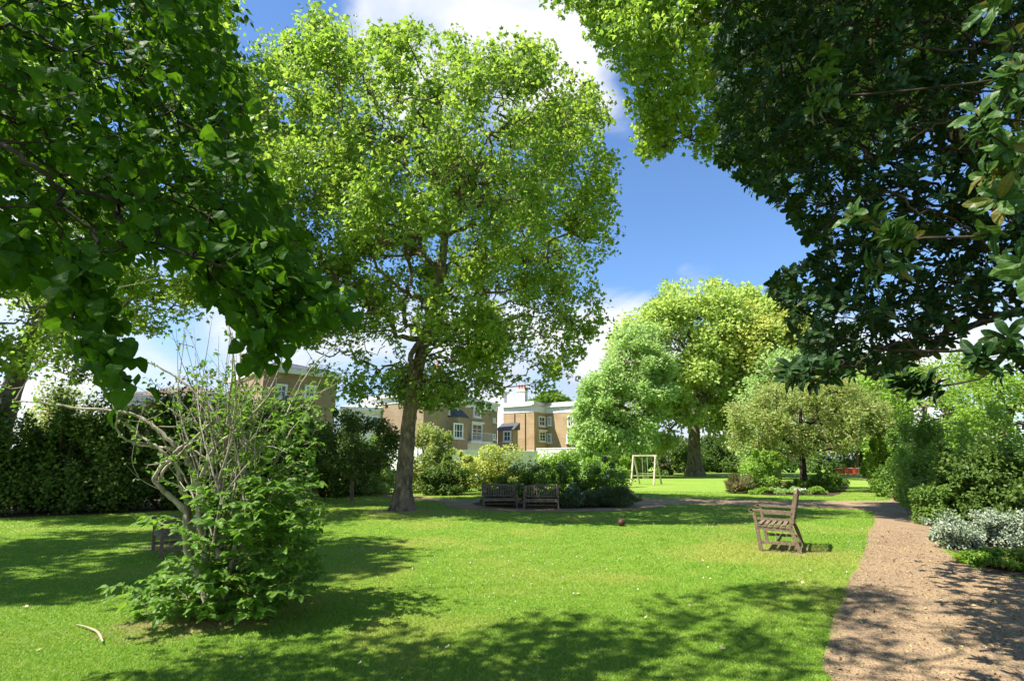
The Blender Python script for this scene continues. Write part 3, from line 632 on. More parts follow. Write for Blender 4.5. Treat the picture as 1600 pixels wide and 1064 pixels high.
shrub_px('lavender_bush', 'low bushy grey green lavender mound at the right end of the island bed', 'lavender', 85, 908, 1000, 757, 793, M['greygreen'], 14000, 0.16, depth=1.6, lumps=30, lr=.3, stems=4, tp='slim')
shrub_px('lavender_bush', 'small lavender mound at the left end of the island bed', 'lavender', 86, 752, 800, 756, 791, M['greygreen'], 5000, 0.14, depth=1.0, lumps=16, lr=.3, stems=4, tp='slim')
# far flower bed
shrub_px('grey_shrub', 'loose grey green shrub at the left of the far flower bed', 'shrub', 90, 1140, 1200, 728, 768, M['greygreen'], 6000, 0.13, Y=33, lumps=24, shootk=.2)
shrub_px('round_shrub', 'bright green domed shrub in the far flower bed', 'shrub', 91, 1156, 1234, 680, 768, M['bright'], 14000, 0.12, Y=31.5, lumps=36, lr=.26)
shrub_px('dark_evergreen', 'dark green rounded bush at the right end of the far flower bed', 'shrub', 92, 1258, 1324, 732, 770, M['mid'], 11000, 0.12, Y=32.5, lumps=30)
shrub_px('light_bush', 'small light green bush at the foot of the forked trunk', 'shrub', 93, 1225, 1258, 738, 768, M['bright'], 3500, 0.12, Y=32.5, lumps=14)
shrub_px('grass_clump', 'tuft of reddish ornamental grass at the left end of the far flower bed', 'ornamental grass', 94, 1142, 1172, 750, 771, M['russet'], 1800, 0.55, depth=.9, lumps=8, stems=2, tp='slim')
for j, (a, b_, mm, fl_, lab) in enumerate([(1172, 1202, 'bright', None, 'low leafy edging plant beside the reddish grass tuft'), (1198, 1232, 'fresh', None, 'low edging plant in front of the domed shrub'),
        (1230, 1262, 'fresh', (5, .12, M['white_f'], 0.2), 'low edging plant with cream flowers below the forked trunk'), (1258, 1292, 'bright', None, 'low edging plant in front of the dark rounded bush')]):
    shrub_px('edging_plant', lab, 'plant', 95 + j, a, b_, 758, 773, M[mm], 2500, 0.12, depth=.8, lumps=12, stems=2, tp='oval', flowers=fl_, group='low plants edging the far flower bed')
# dark thicket closing the view behind the far plane tree
for j in range(9):
    shrub_px('thicket_shrub', ['dark thicket shrub behind the terrace wall end', 'dark thicket shrub behind the drooping pale tree', 'dark thicket shrub behind the swing ropes', 'dark thicket shrub just left of the far plane trunk', 'dark thicket shrub just right of the far plane trunk', 'dark thicket shrub behind the domed shrub',
             'dark thicket shrub behind the forked trunk tree', 'dark thicket shrub left of the red barriers', 'dark thicket shrub directly behind the red barriers'][j], 'shrub', 110 + j, 905 + j * 58, 990 + j * 58, 664, 741, M['dark'], 6000, 0.32, Y=84 + (j % 2) * 3, depth=6, lumps=26, group='dark thicket along the far end')
shrub_px('thicket_shrub', 'pink and white flowering shrub right behind the swing frame', 'shrub', 117, 1022, 1052, 715, 742, M['mid'], 3000, 0.26, Y=72, depth=3, lumps=16, flowers=(14, .3, M['pink_f'], .2))
# right side of the path
shrub_px('blossom_shrub', 'tall green shrub with pale pink blossom on the right of the far path', 'shrub', 120, 1362, 1424, 625, 756, M['bright'], 11000, 0.16, Y=33, depth=4, lumps=36, flowers=(26, .16, M['pink_f'], 0.0))
shrub_px('path_shrub', 'mid green shrub overhanging the far end of the path', 'shrub', 121, 1384, 1440, 670, 768, M['mid'], 10000, 0.13, Y=26, depth=3.4, lumps=34)
shrub_px('path_shrub', 'lime green bushy shrub beside the middle of the path', 'shrub', 122, 1410, 1470, 655, 792, M['bright'], 11000, 0.10, Y=21, depth=3, lumps=34)
shrub_px('conifer_shrub', 'feathery dull green shrub in front of the dark camellia beside the path', 'shrub', 123, 1425, 1500, 630, 806, M['mid'], 14000, 0.10, Y=17.2, depth=2.4, lumps=40, tp='quad', shootk=.2)
shrub_px('camellia_shrub', 'large dark glossy camellia behind the silver leaved bush', 'camellia', 124, 1465, 1570, 650, 815, M['dark'], 15000, 0.11, Y=14.5, depth=3, lumps=90, lr=.16, tp='oval', shootk=.2)
shrub_px('camellia_shrub', 'large dark camellia at the right edge of the photo above the silver bush', 'camellia', 125, 1540, 1690, 640, 830, M['dark'], 16000, 0.10, Y=13.2, depth=3, lumps=90, lr=.16, tp='oval', shootk=.2)
shrub_px('leafy_shrub', 'fresh green shrub rising above the dark camellias', 'shrub', 126, 1500, 1620, 600, 800, M['bright'], 11000, 0.12, Y=19, depth=3, lumps=40)
shrub_px('leafy_shrub', 'dense dark green bush at the foot of the path bend behind the silver bush', 'shrub', 127, 1435, 1500, 735, 812, M['mid'], 6000, 0.09, Y=15.2, depth=1.6, lumps=24, tp='oval')
GS = 'silver leaved bushes beside the gravel path'
shrub_px('silver_bush', 'silver leaved bush nearest the bend of the path', 'shrub', 130, 1452, 1530, 797, 862, M['silver'], 9000, 0.046, depth=1.1, lumps=24, lr=.28, tp='oval', group=GS, stems=5, stemm=M['stem'], shootk=.2)
shrub_px('silver_bush', 'silver leaved bush in the middle of the row, below the camellia', 'shrub', 131, 1505, 1585, 790, 858, M['silver'], 9500, 0.046, depth=1.2, lumps=26, lr=.28, tp='oval', group=GS, stems=5, stemm=M['stem'], shootk=.2)
shrub_px('silver_bush', 'silver leaved bush cut off by the right edge of the photo', 'shrub', 132, 1560, 1660, 785, 862, M['silver'], 9500, 0.046, depth=1.2, lumps=26, lr=.28, tp='oval', group=GS, stems=5, stemm=M['stem'], shootk=.2)
for j, (a, b_, yt, yb, lab) in enumerate([(1508, 1575, 852, 890, 'bright green ground cover plant at the path edge below the silver bushes'), (1550, 1640, 852, 897, 'bright green ground cover plant with orange flecks at the right edge')]):
    shrub_px('ground_cover', lab, 'plant', 133 + j, a, b_, yt, yb, leafmat('cover_leaf', (0.10, 0.22, 0.02), (0.22, 0.34, 0.03), 0.35, c2=(0.5, 0.2, 0.03)), 5000, 0.042, depth=1.0, lumps=24, lr=.3, tp='oval', stems=3, upn=1.0)
# young tree left of the big trunk
yb_ = ground(550, 787); ins, box = ellip(at(548, 690, yb_[1]) + (0, 0, 0), (2.1, 1.8, 1.45))
k = np.linspace(0, 1, 6)[:, None]
make_tree('young_tree', 'young tree with thin straight trunk between the dark hedge and the big plane trunk', 'tree', 140, yb_ + (at(550, 680, yb_[1]) - yb_) * k, ins, box, 420, 30, 0.6, 26, 0.3, 0.12, 'oval', M['dark'], M['bark'], 0.006, 0.085, first=2, flare=1.3, expo=0.45, trunk_k=10)

# ------------------------------------------------------------------ foreground: twiggy shrub with bare pale branches
def twiggy():
    rng = np.random.default_rng(5); B = ground(332, 962); root = thing('shrub', 'big twiggy shrub with bare pale crooked branches and leafy base on the front lawn', 'shrub', B)
    def q(px, py, y): return at(px, py, y) - B
    st = MB(); nodes = []
    def limb(pts, r0, r1, k=8):
        P = smooth_path([q(*p) for p in pts], 5); n = len(P)
        P[1:-1] += rng.normal(0, 0.006, (n - 2, 3)); r = np.linspace(r0, r1, n) * (1 + 0.08 * rng.standard_normal(n)); st.tube(P, r, k, 0.05, rng); nodes.append(P); return P
    y = B[1]
    limb([(322, 955, y), (318, 912, y), (296, 866, y - .05), (291, 837, y - .1), (289, 800, y - .1), (262, 772, y - .15), (240, 748, y - .2)], .050, .026)
    limb([(240, 748, y - .2), (252, 728, y - .2), (264, 718, y - .2), (280, 700, y - .2), (300, 688, y - .1), (330, 660, y), (352, 640, y + .1)], .024, .012)
    limb([(247, 754, y - .2), (256, 735, y - .22), (276, 714, y - .22), (300, 690, y - .3), (322, 668, y - .3)], .022, .010)
    limb([(300, 880, y), (296, 810, y), (292, 780, y - .05), (283, 766, y - .1), (277, 730, y - .12), (264, 716, y - .15), (250, 703, y - .2), (225, 685, y - .2), (190, 658, y - .25)], .036, .012)
    limb([(325, 940, y), (322, 860, y + .1), (318, 800, y), (306, 752, y), (292, 718, y), (276, 700, y - .1), (248, 672, y - .15), (215, 650, y - .2), (179, 643, y - .3), (99, 634, y - .35), (58, 629, y - .4), (20, 628, y - .4)], .042, .009)
    limb([(292, 712, y), (270, 702, y - .1), (240, 698, y - .15), (205, 691, y - .2), (183, 672, y - .25), (184, 648, y - .3)], .022, .010)
    limb([(20, 628, y - .4), (45, 590, y - .4), (70, 552, y - .35)], .008, .004, 5); limb([(179, 643, y - .3), (178, 590, y - .3), (181, 520, y - .3), (180, 450, y - .3)], .013, .004, 5)
    limb([(340, 958, y + .1), (344, 880, y + .1), (341, 820, y + .1), (345, 757, y + .1), (356, 700, y + .1), (366, 640, y + .2), (376, 570, y + .2), (372, 490, y + .3)], .058, .008)
    limb([(345, 757, y + .1), (352, 690, y), (335, 645, y), (316, 625, y), (280, 592, y), (240, 570, y), (205, 560, y)], .03, .006)
    limb([(330, 950, y - .1), (318, 860, y - .2), (310, 770, y - .25), (335, 700, y - .3), (370, 672, y - .3), (402, 640, y - .35), (430, 604, y - .4)], .034, .008)
    limb([(350, 955, y + .15), (352, 850, y + .3), (355, 780, y + .35), (385, 690, y + .4), (405, 640, y + .4), (430, 590, y + .5), (450, 530, y + .5)], .034, .006)
    limb([(345, 950, y), (370, 840, y - .1), (380, 770, y), (395, 715, y), (382, 690, y), (372, 640, y)], .028, .008)
    limb([(351, 690, y), (358, 620, y), (364, 560, y), (356, 500, y), (352, 455, y)], .018, .004, 5)
    limb([(290, 706, y - .1), (322, 590, y - .1), (335, 560, y), (300, 640, y)], .008, .004, 5) if False else None
    limb([(340, 905, y + .3), (380, 790, y + .5), (425, 700, y + .6), (465, 610, y + .7), (500, 560, y + .7), (560, 520, y + .8)], .026, .004, 6)
    limb([(350, 920, y + .2), (400, 800, y + .2), (440, 700, y + .2), (480, 640, y + .2), (525, 590, y + .1)], .024, .004, 6)
    for i in range(50):
        a = rng.uniform(300, 400); yy = y + rng.uniform(-.5, .7); s = rng.uniform(690, 860)
        ex = a + rng.normal(10, 85); ey = rng.uniform(490, 640) + max(0, abs(ex - 340) - 90) * 0.3
        mx = a + (ex - a) * 0.4 + rng.normal(0, 12); limb([(a, s, yy), (mx, (s + ey) / 2 + 15, yy + rng.normal(0, .1)), (ex, ey, yy + rng.normal(0, .4))], rng.uniform(.008, .016), .0025, 5)
    for i in range(150):   # side twigs
        P = nodes[rng.integers(0, len(nodes))]; p = P[rng.integers(len(P) // 3, len(P))]; d = unit(rng.standard_normal(3) * (1, .8, .5) + (0, 0, .35)); L = rng.uniform(.2, .6)
        Q = np.array([p, p + d * L * .5 + rng.normal(0, .02, 3), p + d * L + (0, 0, .05)]); Q = smooth_path(Q, 3); st.tube(Q, np.linspace(.005, .0018, len(Q)), 4, cap=False); nodes.append(Q)
    # leafy shoots on the lower half: opposite leaves along arching shoots
    lf_ = MB(); sh = st
    def shoot(p0, p1, nl, ls):
        mid = (p0 + p1) / 2 + (0, 0, .12 * np.linalg.norm(p1 - p0)); P = smooth_path([p0, mid, p1], 6); sh.tube(P, np.linspace(.004, .0015, len(P)), 4, cap=False)
        u = np.linspace(.15, 1, nl) * (len(P) - 1); i = np.minimum(u.astype(int), len(P) - 2); pts = P[i] + (P[i + 1] - P[i]) * (u - i)[:, None]
        tan = unit(P[i + 1] - P[i]); sd = unit(np.cross(tan, (0, 0, 1)) + 1e-3)
        for sgn in (-1, 1):
            D = unit(sd * sgn * .9 + tan * .7 + (0, 0, -.15) + .3 * rng.standard_normal((nl, 3))); N = unit(np.array([0, -.15, 1.0]) + .35 * rng.standard_normal((nl, 3)))
            leaves(lf_, rng, pts, D, N, ls * rng.uniform(.65, 1.2, nl), 'shr')
    for i in range(560):
        t_ = rng.random(); py = 755 + 212 * t_ ** .85
        hw = np.interp(py, [750, 800, 850, 920, 970], [66, 84, 108, 122, 98]); cx = np.interp(py, [750, 800, 850, 920, 970], [398, 390, 368, 350, 318])
        px = cx + rng.uniform(-1, 1) * hw; 
        if px < 300 and 770 < py < 895: continue
        yy = y + rng.uniform(-.75, .9); e = q(px, py, yy); e[2] = max(e[2], .03)
        s0 = e * (.55, .55, 1) + (0, 0, -.12); s0[2] = max(s0[2], .02); L = rng.uniform(.15, .35); dd = unit(e - s0 + 1e-6); e = e + dd * (rng.random() ** 3) * .45; e[2] = max(e[2], .03)
        shoot(e - dd * L, e, rng.integers(4, 7), .115)
    for px, py in [(215, 815), (228, 806), (235, 820), (450, 840), (478, 850), (500, 845), (205, 925), (215, 950), (490, 870), (470, 800), (480, 760), (462, 775), (225, 905), (440, 730), (455, 745), (300, 775), (470, 700)]:
        e = q(px, py, y + rng.uniform(-.3, .3)); e[2] = max(e[2], .03); c_ = q(345, py + 30, y); c_[2] = max(c_[2], .02); d = unit(e - c_); shoot(e - d * .55, e, 7, .11)
    # small sparse leaves among the upper twigs
    tp_ = np.array([P[k] for P in nodes for k in range(len(P) // 2, len(P), 2)]); tp_ = tp_[tp_[:, 2] > 1.55]
    pick = tp_[rng.integers(0, len(tp_), 1300)] + rng.normal(0, .035, (1300, 3)); n = 1300
    leaves(lf_, rng, pick, rdir(rng, n), unit(rdir(rng, n) + (0, 0, .8)), rng.uniform(.04, .08, n), 'shr')
    for i in range(230):
        e = q(rng.uniform(335, 490), rng.uniform(620, 800), y + rng.uniform(-.5, .7)); d = unit(rng.standard_normal(3) + (0.2, 0, .4)); shoot(e, e + d * rng.uniform(.15, .35), 5, .075)
    st.build('stem', M['stem'], root, smooth=True); lf_.build('foliage', M['shrub'], root)
twiggy()

# ------------------------------------------------------------------ foreground lime tree (upper left) with shading canopy above the camera
def near_tree(name, label, seed, trunk, att, first, tip_leaf, leafm, barkm, rtip, rbase, bf=.2, expo=.45, flare=1.5):
    rng = np.random.default_rng(seed); trunk = np.array(trunk, float); base = trunk[0].copy(); root = thing(name, label, 'tree', base)
    P, par = grow(rng, trunk, att, bf, first); P = P - base
    tb = MB(); tips, ch = skeleton(tb, rng, P, par, len(trunk), rtip, rbase, expo=expo, flare=flare, jit=.012); tb.build('trunk', barkm, root, smooth=True)
    lb_ = MB(); tip_leaf(lb_, rng, P, par, tips, base); lb_.build('crown', leafm, root); return root
def sample_px(rng, poly, n, Yf):
    P = np.array(poly); out_ = []
    while len(out_) < n:
        x, y = rng.uniform(P[:, 0].min(), P[:, 0].max()), rng.uniform(P[:, 1].min(), P[:, 1].max())
        if inpoly(np.array([x]), np.array([y]), poly)[0]: out_.append(at(x, y, Yf(x, y)))
    return np.array(out_)
rl = np.random.default_rng(31)
limeA = [(-260, -260), (330, -260), (345, 60), (395, 190), (425, 250), (470, 370), (490, 460), (480, 470), (390, 445), (310, 430), (230, 410), (120, 410), (60, 440), (-20, 450), (-260, 450)]
limeA2 = [(330, 400), (480, 420), (555, 470), (545, 495), (480, 500), (435, 515), (425, 575), (405, 560), (385, 500), (330, 460)]
limeB = [(110, 370), (160, 390), (150, 470), (190, 560), (205, 600), (190, 605), (150, 560), (115, 520), (95, 450)]
A1 = sample_px(rl, limeA, 1750, lambda x, y: rl.uniform(2.5, 4.4)); A2 = sample_px(rl, limeA2, 150, lambda x, y: rl.uniform(2.6, 3.6)); A3 = sample_px(rl, limeB, 60, lambda x, y: rl.uniform(2.4, 2.9))
A4 = sample_px(rl, [(-200, -250), (420, -250), (400, 40), (395, 190), (300, 350), (-200, 350)], 420, lambda x, y: rl.uniform(3.4, 4.8))
insC, boxC = ellip((-0.6, 4.1, 9.6), (5.4, 1.7, 1.6))
A5 = clump_points(rl, 1500, 50, lambda p: np.where((p[:, 2] - CAMZ) / np.maximum(p[:, 1], .05) < 1.17, 2.0, insC(p)), boxC, .75)
insG, boxG = ellip((2.6, 4.2, 9.4), (3.2, 1.7, 1.4)); A8 = clump_points(rl, 800, 30, lambda p: np.where((p[:, 2] - CAMZ) / np.maximum(p[:, 1], .05) < 1.17, 2.0, insG(p)), boxG, .7)
insD, boxD = ellip((-6.8, .9, 7.6), (2.9, 2.9, 2.4)); A6 = clump_points(rl, 1500, 60, insD, boxD, .9)
insE, boxE = ellip((-5.0, 7.5, 6.3), (1.5, 1.0, 1.0)); A7 = clump_points(rl, 220, 14, insE, boxE, .5)
def lime_leaves(mb, rng, P, par, tips, base):
    d = P[tips] - P[par[tips]]; n = len(tips)
    for rep in range(7):
        u = rng.uniform(.25, 1.0, n)[:, None]; L = np.linalg.norm(d, axis=1, keepdims=True); dd = np.where(L > .35, d / L * .35, d)
        pos = P[tips] - dd * (1 - u) + rng.normal(0, .05, (n, 3)); side = unit(np.cross(unit(d), (0, 0, 1)) + 1e-3) * rng.choice([-1, 1], n)[:, None]
        D = unit(side * .55 + unit(d) * .35 + np.array([0.18, 0, -.75]) + .3 * rng.standard_normal((n, 3)))
        N = unit(np.array([0.1, -.35, 1.0]) + .45 * rng.standard_normal((n, 3)))
        leaves(mb, rng, pos, D, N, rng.uniform(.045, .095, n) * rng.choice([.75, 1, 1, 1.15], n), 'lime')
bT = np.array([-5.2, 0.6, 0])
near_tree('lime_tree', 'lime tree whose dark heart shaped leaves hang across the upper left foreground', 31,
          [bT, bT + (.1, 0, 1.5), bT + (.2, .1, 3), bT + (.5, .3, 4.5), bT + (1.0, .6, 6.0), bT + (1.5, .9, 7.3)], np.vstack([A1, A2, A3, A4, A5, A6, A8]), 3, lime_leaves, M['lime'], M['bark_dark'], .0030, .30, bf=.30, expo=.34)
# ------------------------------------------------------------------ foreground magnolia (upper right)
rm = np.random.default_rng(32)
magA = [(1125, -200), (1120, 110), (1125, 250), (1180, 300), (1235, 335), (1275, 395), (1215, 430), (1205, 450), (1240, 500), (1225, 560), (1300, 592), (1400, 585), (1480, 535), (1560, 490), (1900, 490), (1900, -200)]
mB = [(1230, 560), (1320, 560), (1330, 585), (1260, 600), (1205, 590)]
mC = [(1400, 585), (1455, 580), (1460, 620), (1410, 625)]
mD = [(1500, 540), (1640, 500), (1640, 570), (1540, 590)]
mE = [(1530, 0), (1640, 0), (1640, 460), (1545, 420), (1520, 220)]
Q1 = sample_px(rm, magA, 7500, lambda x, y: rm.uniform(4.6, 8.6))
Q2 = np.vstack([sample_px(rm, mB, 16, lambda x, y: rm.uniform(4.0, 4.5)), sample_px(rm, mC, 7, lambda x, y: 3.4), sample_px(rm, mD, 12, lambda x, y: rm.uniform(3, 3.6))])
def whorls(lsz, per=9):
    def f(mb, rng, P, par, tips, base):
        n = len(tips); d = unit(P[tips] - P[par[tips]]); d = unit(d + np.array([0, 0, .25]))
        a = unit(np.cross(d, rng.standard_normal((n, 3)))); b = np.cross(d, a)
        for k in range(per):
            th = k * 2.4 + rng.uniform(-.3, .3, n); e = rng.uniform(.15, .95, n); rd = a * np.cos(th)[:, None] + b * np.sin(th)[:, None]
            D = unit(rd + d * e[:, None] + (0, 0, -.1)); N = unit(d * 1.0 - rd * e[:, None] * .8 + .15 * rng.standard_normal((n, 3)))
            leaves(mb, rng, P[tips] - d * (k * .008) + rng.normal(0, .008, (n, 3)), D, N, lsz * rng.uniform(.6, 1.15, n), 'mag')
    return f
bM = np.array([7.6, 6.0, 0.0]); bM[2] = gz(bM[0], bM[1])
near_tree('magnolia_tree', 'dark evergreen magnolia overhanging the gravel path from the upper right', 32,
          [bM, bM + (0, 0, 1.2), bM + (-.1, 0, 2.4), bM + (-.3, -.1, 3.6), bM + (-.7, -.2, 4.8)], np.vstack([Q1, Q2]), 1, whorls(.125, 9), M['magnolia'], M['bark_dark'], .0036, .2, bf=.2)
Q3 = np.vstack([sample_px(rm, mE, 42, lambda x, y: rm.uniform(2.6, 3.2)), sample_px(rm, [(1310, 330), (1420, 330), (1440, 420), (1330, 430)], 9, lambda x, y: rm.uniform(3.4, 3.9)), sample_px(rm, [(1240, 60), (1330, 60), (1330, 180), (1240, 180)], 7, lambda x, y: rm.uniform(3.8, 4.1))])
bN = np.array([6.2, 1.8, 0])
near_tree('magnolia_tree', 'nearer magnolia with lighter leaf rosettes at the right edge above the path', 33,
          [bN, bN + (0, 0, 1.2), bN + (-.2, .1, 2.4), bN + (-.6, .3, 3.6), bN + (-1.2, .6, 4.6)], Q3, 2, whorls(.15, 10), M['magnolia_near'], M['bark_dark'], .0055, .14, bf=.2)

# ------------------------------------------------------------------ benches
def make_bench(label, loc, rz, L=1.25, H=1.0, wood=None):
    wood = wood or M['wood']
    r = thing('park_bench', label, 'bench', loc, rz, 'wooden garden benches'); hl = L / 2; sh, dp = .43 * H / .95, .58
    for sx in (-1, 1):
        x = sx * (hl - .03)
        b = MB(); b.bar((x, -dp / 2 + .02, 0), (x, -dp / 2 - .01, sh * .9), .055, .06, (0, 1, 0)); b.bar((x, -dp / 2 - .01, sh * .9), (x, -dp / 2 - .045, sh + .22), .055, .05, (0, 1, 0)); b.build('leg', wood, r)
        b = MB(); b.bar((x, dp / 2 + .06, 0), (x, dp / 2 - .05, sh * .95), .055, .065, (0, 1, 0)); b.bar((x, dp / 2 - .05, sh * .93), (x, dp / 2 + .09, H), .055, .06, (0, 1, 0)); b.build('leg', wood, r)
        b = MB(); b.bar((x, -dp / 2 - .10, sh + .245), (x, dp / 2 + .0, sh + .225), .07, .035); b.tube([(x - .035, -dp / 2 - .09, sh + .235), (x + .035, -dp / 2 - .09, sh + .235)], .034, 10); b.build('armrest', wood, r)
        b = MB(); b.bar((x, -dp / 2 + .02, sh - .055), (x, dp / 2 - .06, sh - .075), .035, .07); b.bar((x, -dp / 2, .15), (x, dp / 2 + .01, .15), .03, .05); b.bar((x, -dp / 2, sh + .10), (x, dp / 2 - .02, sh + .09), .025, .035); b.build('side_rail', wood, r)
    b = MB(); ns = 6
    for i in range(ns):
        yy = -dp / 2 + .02 + i * (dp - .09) / (ns - 1); b.box((0, yy, sh - .02 - .004 * i), (L - .002, .066, .022))
    b.build('seat', wood, r)
    b = MB(); b.bar((-hl + .06, -dp / 2 - .005, sh - .075), (hl - .06, -dp / 2 - .005, sh - .075), .028, .075); b.bar((-hl + .06, 0, .15), (hl - .06, 0, .15), .03, .045); b.build('stretcher', wood, r)
    b = MB(); n = int(L / .105)
    def yb(z): return dp / 2 - .05 + (z - sh * .93) * .14 / (H - sh * .93)
    for i in range(n):
        x = -hl + .09 + i * (L - .18) / (n - 1); zt = H - .05 + .05 * (1 - (x / hl) ** 2); b.bar((x, yb(sh + .04), sh + .04), (x, yb(zt), zt), .05, .016, (0, 1, 0))
    b.build('backrest', wood, r)
    b = MB(); xs_ = np.linspace(-hl + .05, hl - .05, 9)
    for a, c in zip(xs_[:-1], xs_[1:]):
        za, zc = H - .045 + .06 * (1 - (a / hl) ** 2), H - .045 + .06 * (1 - (c / hl) ** 2); b.bar((a, yb(H), za), (c, yb(H), zc), .034, .08)
    b.build('top_rail', wood, r); b = MB(); b.bar((-hl + .05, yb(sh + .05), sh + .06), (hl - .05, yb(sh + .05), sh + .06), .03, .055); b.build('bottom_rail', wood, r)
    return r
pb = (ground(1190, 861) + ground(1242, 864)) / 2; rzb = R(-90 - 30)
nearoff = np.array([math.cos(rzb), math.sin(rzb), 0]) * .62
bench0 = make_bench('sunlit wooden bench on the right lawn beside the gravel path, seen end on', pb + (0.30, .52, 0), rzb, 1.25, 1.0)
bench0.location.z = gz(bench0.location.x, bench0.location.y)
p_ = ground(262, 872); copy_thing(bench0, p_ + (-.30, .6, 0), R(-50), 'wooden bench on the left lawn half hidden behind the twiggy shrub', .95)
p_ = ground(462, 809); copy_thing(bench0, p_ + (-.25, .2, 0), R(180 + 20), 'far wooden bench seen from behind through the right side of the twiggy shrub', .95)
pA = ground(778, 794); pB = ground(846, 796)
bA = make_bench('dark slatted bench facing the lawn, left of the pair in front of the rose bushes', pA + (0.05, .3, 0), R(9), 1.38, .86, M['wood_dark'])
copy_thing(bA, pB + (0.02, .3, 0), R(-6), 'dark slatted bench facing the lawn, right of the pair in front of the rose bushes', 1.0)

# ------------------------------------------------------------------ swing frame
sw0 = ground(1008, 757); sw = thing('swing_frame', 'pale wooden swing frame on the far lawn in front of the plane tree', 'swing', (sw0[0] + .15, sw0[1] + .3, 0), R(-20))
hw_, hh = .88, 2.28
b = MB(); b.bar((-hw_ - .1, 0, hh), (hw_ + .1, 0, hh), .12, .12); b.build('beam', M['pine'], sw)
for sx in (-1, 1):
    for sy, dx in ((-1, -.30), (1, .42)):
        b = MB(); b.tube([(sx * hw_ + dx * .6, sy * .95, 0), (sx * hw_ + .02 * sy, sy * .05, hh - .03)], [.078, .068], 9); b.build('leg', M['pine'], sw, smooth=True)
for x in (-.2, .2):
    b = MB(); b.tube([(x, 0, hh - .05), (x, 0, .55)], .018, 6); b.build('rope', M['rope'], sw)
b = MB(); b.box((0, 0, .53), (.48, .16, .03)); b.build('seat', M['pine'], sw)

# ------------------------------------------------------------------ red barriers
def barrier(label, loc, rz):
    r = thing('barrier', label, 'barrier', loc, rz, 'red plastic safety barriers'); W_, H_ = 1.15, 1.0
    b = MB(); b.box((0, 0, H_ - .09), (W_, .05, .18)); b.box((0, 0, .18), (W_, .05, .12))
    for s in (-1, 1): b.box((s * (W_ / 2 - .04), 0, H_ / 2 + .02), (.08, .052, H_ - .3))
    for i in range(8): b.box((-W_ / 2 + .15 + i * (W_ - .3) / 7, 0, H_ / 2 + .03), (.05, .035, H_ - .32))
    b.build('panel', M['plastic'], r)
    b = MB(); b.box((0, -.029, H_ - .09), (W_ * .5, .004, .09)); b.build('reflector', M['paint'], r)
    for s in (-1, 1): b = MB(); b.box((s * .4, 0, .06), (.09, .45, .10)); b.build('foot', M['iron'], r)
    return r
p0 = ground(1314, 742); p1 = ground(1346, 742)
br0 = barrier('leftmost panel of the red plastic barriers where the path ends', p0 + (.35, .6, 0), R(-28))
for k, lab in ((1, 'middle panel of the red plastic barriers where the path ends'), (2, 'rightmost panel of the red plastic barriers where the path ends')):
    copy_thing(br0, p0 * (1 - k / 2.3) + p1 * (k / 2.3) + ((.3, .25, 0) if k == 1 else (.35, .7, 0)), R(-4 if k == 1 else 22), lab)

# ------------------------------------------------------------------ small things on the grass
bp = ground(971, 822); mb = MB(); u = np.linspace(0, math.pi, 13); prof = [(math.sin(a) * .105, -math.cos(a) * .105) for a in u]
mb.tube([(0, 0, z + .1) for _, z in prof], [max(r_, .002) for r_, _ in prof], 20); bo = mb.build('ball', M['ball'], smooth=True); bo.location = bp
tag(bo, 'rust red ball lying on the shaded lawn', 'ball')
mb = MB(); a = [ground(118, 980), ground(136, 985), ground(152, 993), ground(160, 1008)]; c0 = a[0]
mb.tube(smooth_path([p - c0 + (0, 0, .035) for p in a], 4), [.003, .005, .006, .007, .008, .010, .011, .012, .012, .013, .012, .010, .007], 7, .08, rg); st_ = mb.build('fallen_branch', M['stick'], smooth=True); st_.location = c0
tag(st_, 'curved pale stick lying on the front lawn at the left', 'stick')
rf = np.random.default_rng(8)
spots = [(52, 917), (44, 950), (378, 1032), (402, 1052), (945, 872), (1100, 878), (1086, 866), (1080, 950), (956, 962), (1010, 968), (700, 1015), (660, 990), (1180, 905), (1252, 912), (880, 905), (1205, 868), (905, 930), (560, 1040), (1330, 960), (1420, 955), (1480, 1000), (1380, 1020), (1540, 975), (1400, 900), (60, 1020), (250, 1010), (780, 955), (1130, 1015), (840, 1030), (1450, 915)]
lm = MB(); TPv, TPf = TP['star']; lm.add(np.c_[TPv[:, 0] * .9, TPv[:, 1] * .9, np.array([.0, .02, .03, .012, .035, .012, .04, .015]) * 1.2], TPf); src = None
for k, (px, py) in enumerate(spots):
    p = ground(px, py)
    if src is None: src = lm.build('fallen_leaf', M['dryleaf']); o = src
    else: o = src.copy(); COL.objects.link(o)
    s_ = rf.uniform(.04, .07); o.scale = (s_, s_, s_ * 1.6); o.rotation_euler = (rf.normal(0, .25), rf.normal(0, .25), rf.uniform(0, 6.28)); o.location = (p[0], p[1], p[2] + .03)
    if inpoly(np.array([p[0]]), np.array([p[1]]), path_poly)[0]: tag(o, 'pale dry curled leaf lying on the gravel path', 'fallen leaf', 'dry leaves on the gravel path')
    else: tag(o, 'pale dry curled leaf lying on the open grass of the lawn', 'fallen leaf', 'dry leaves on the lawn')

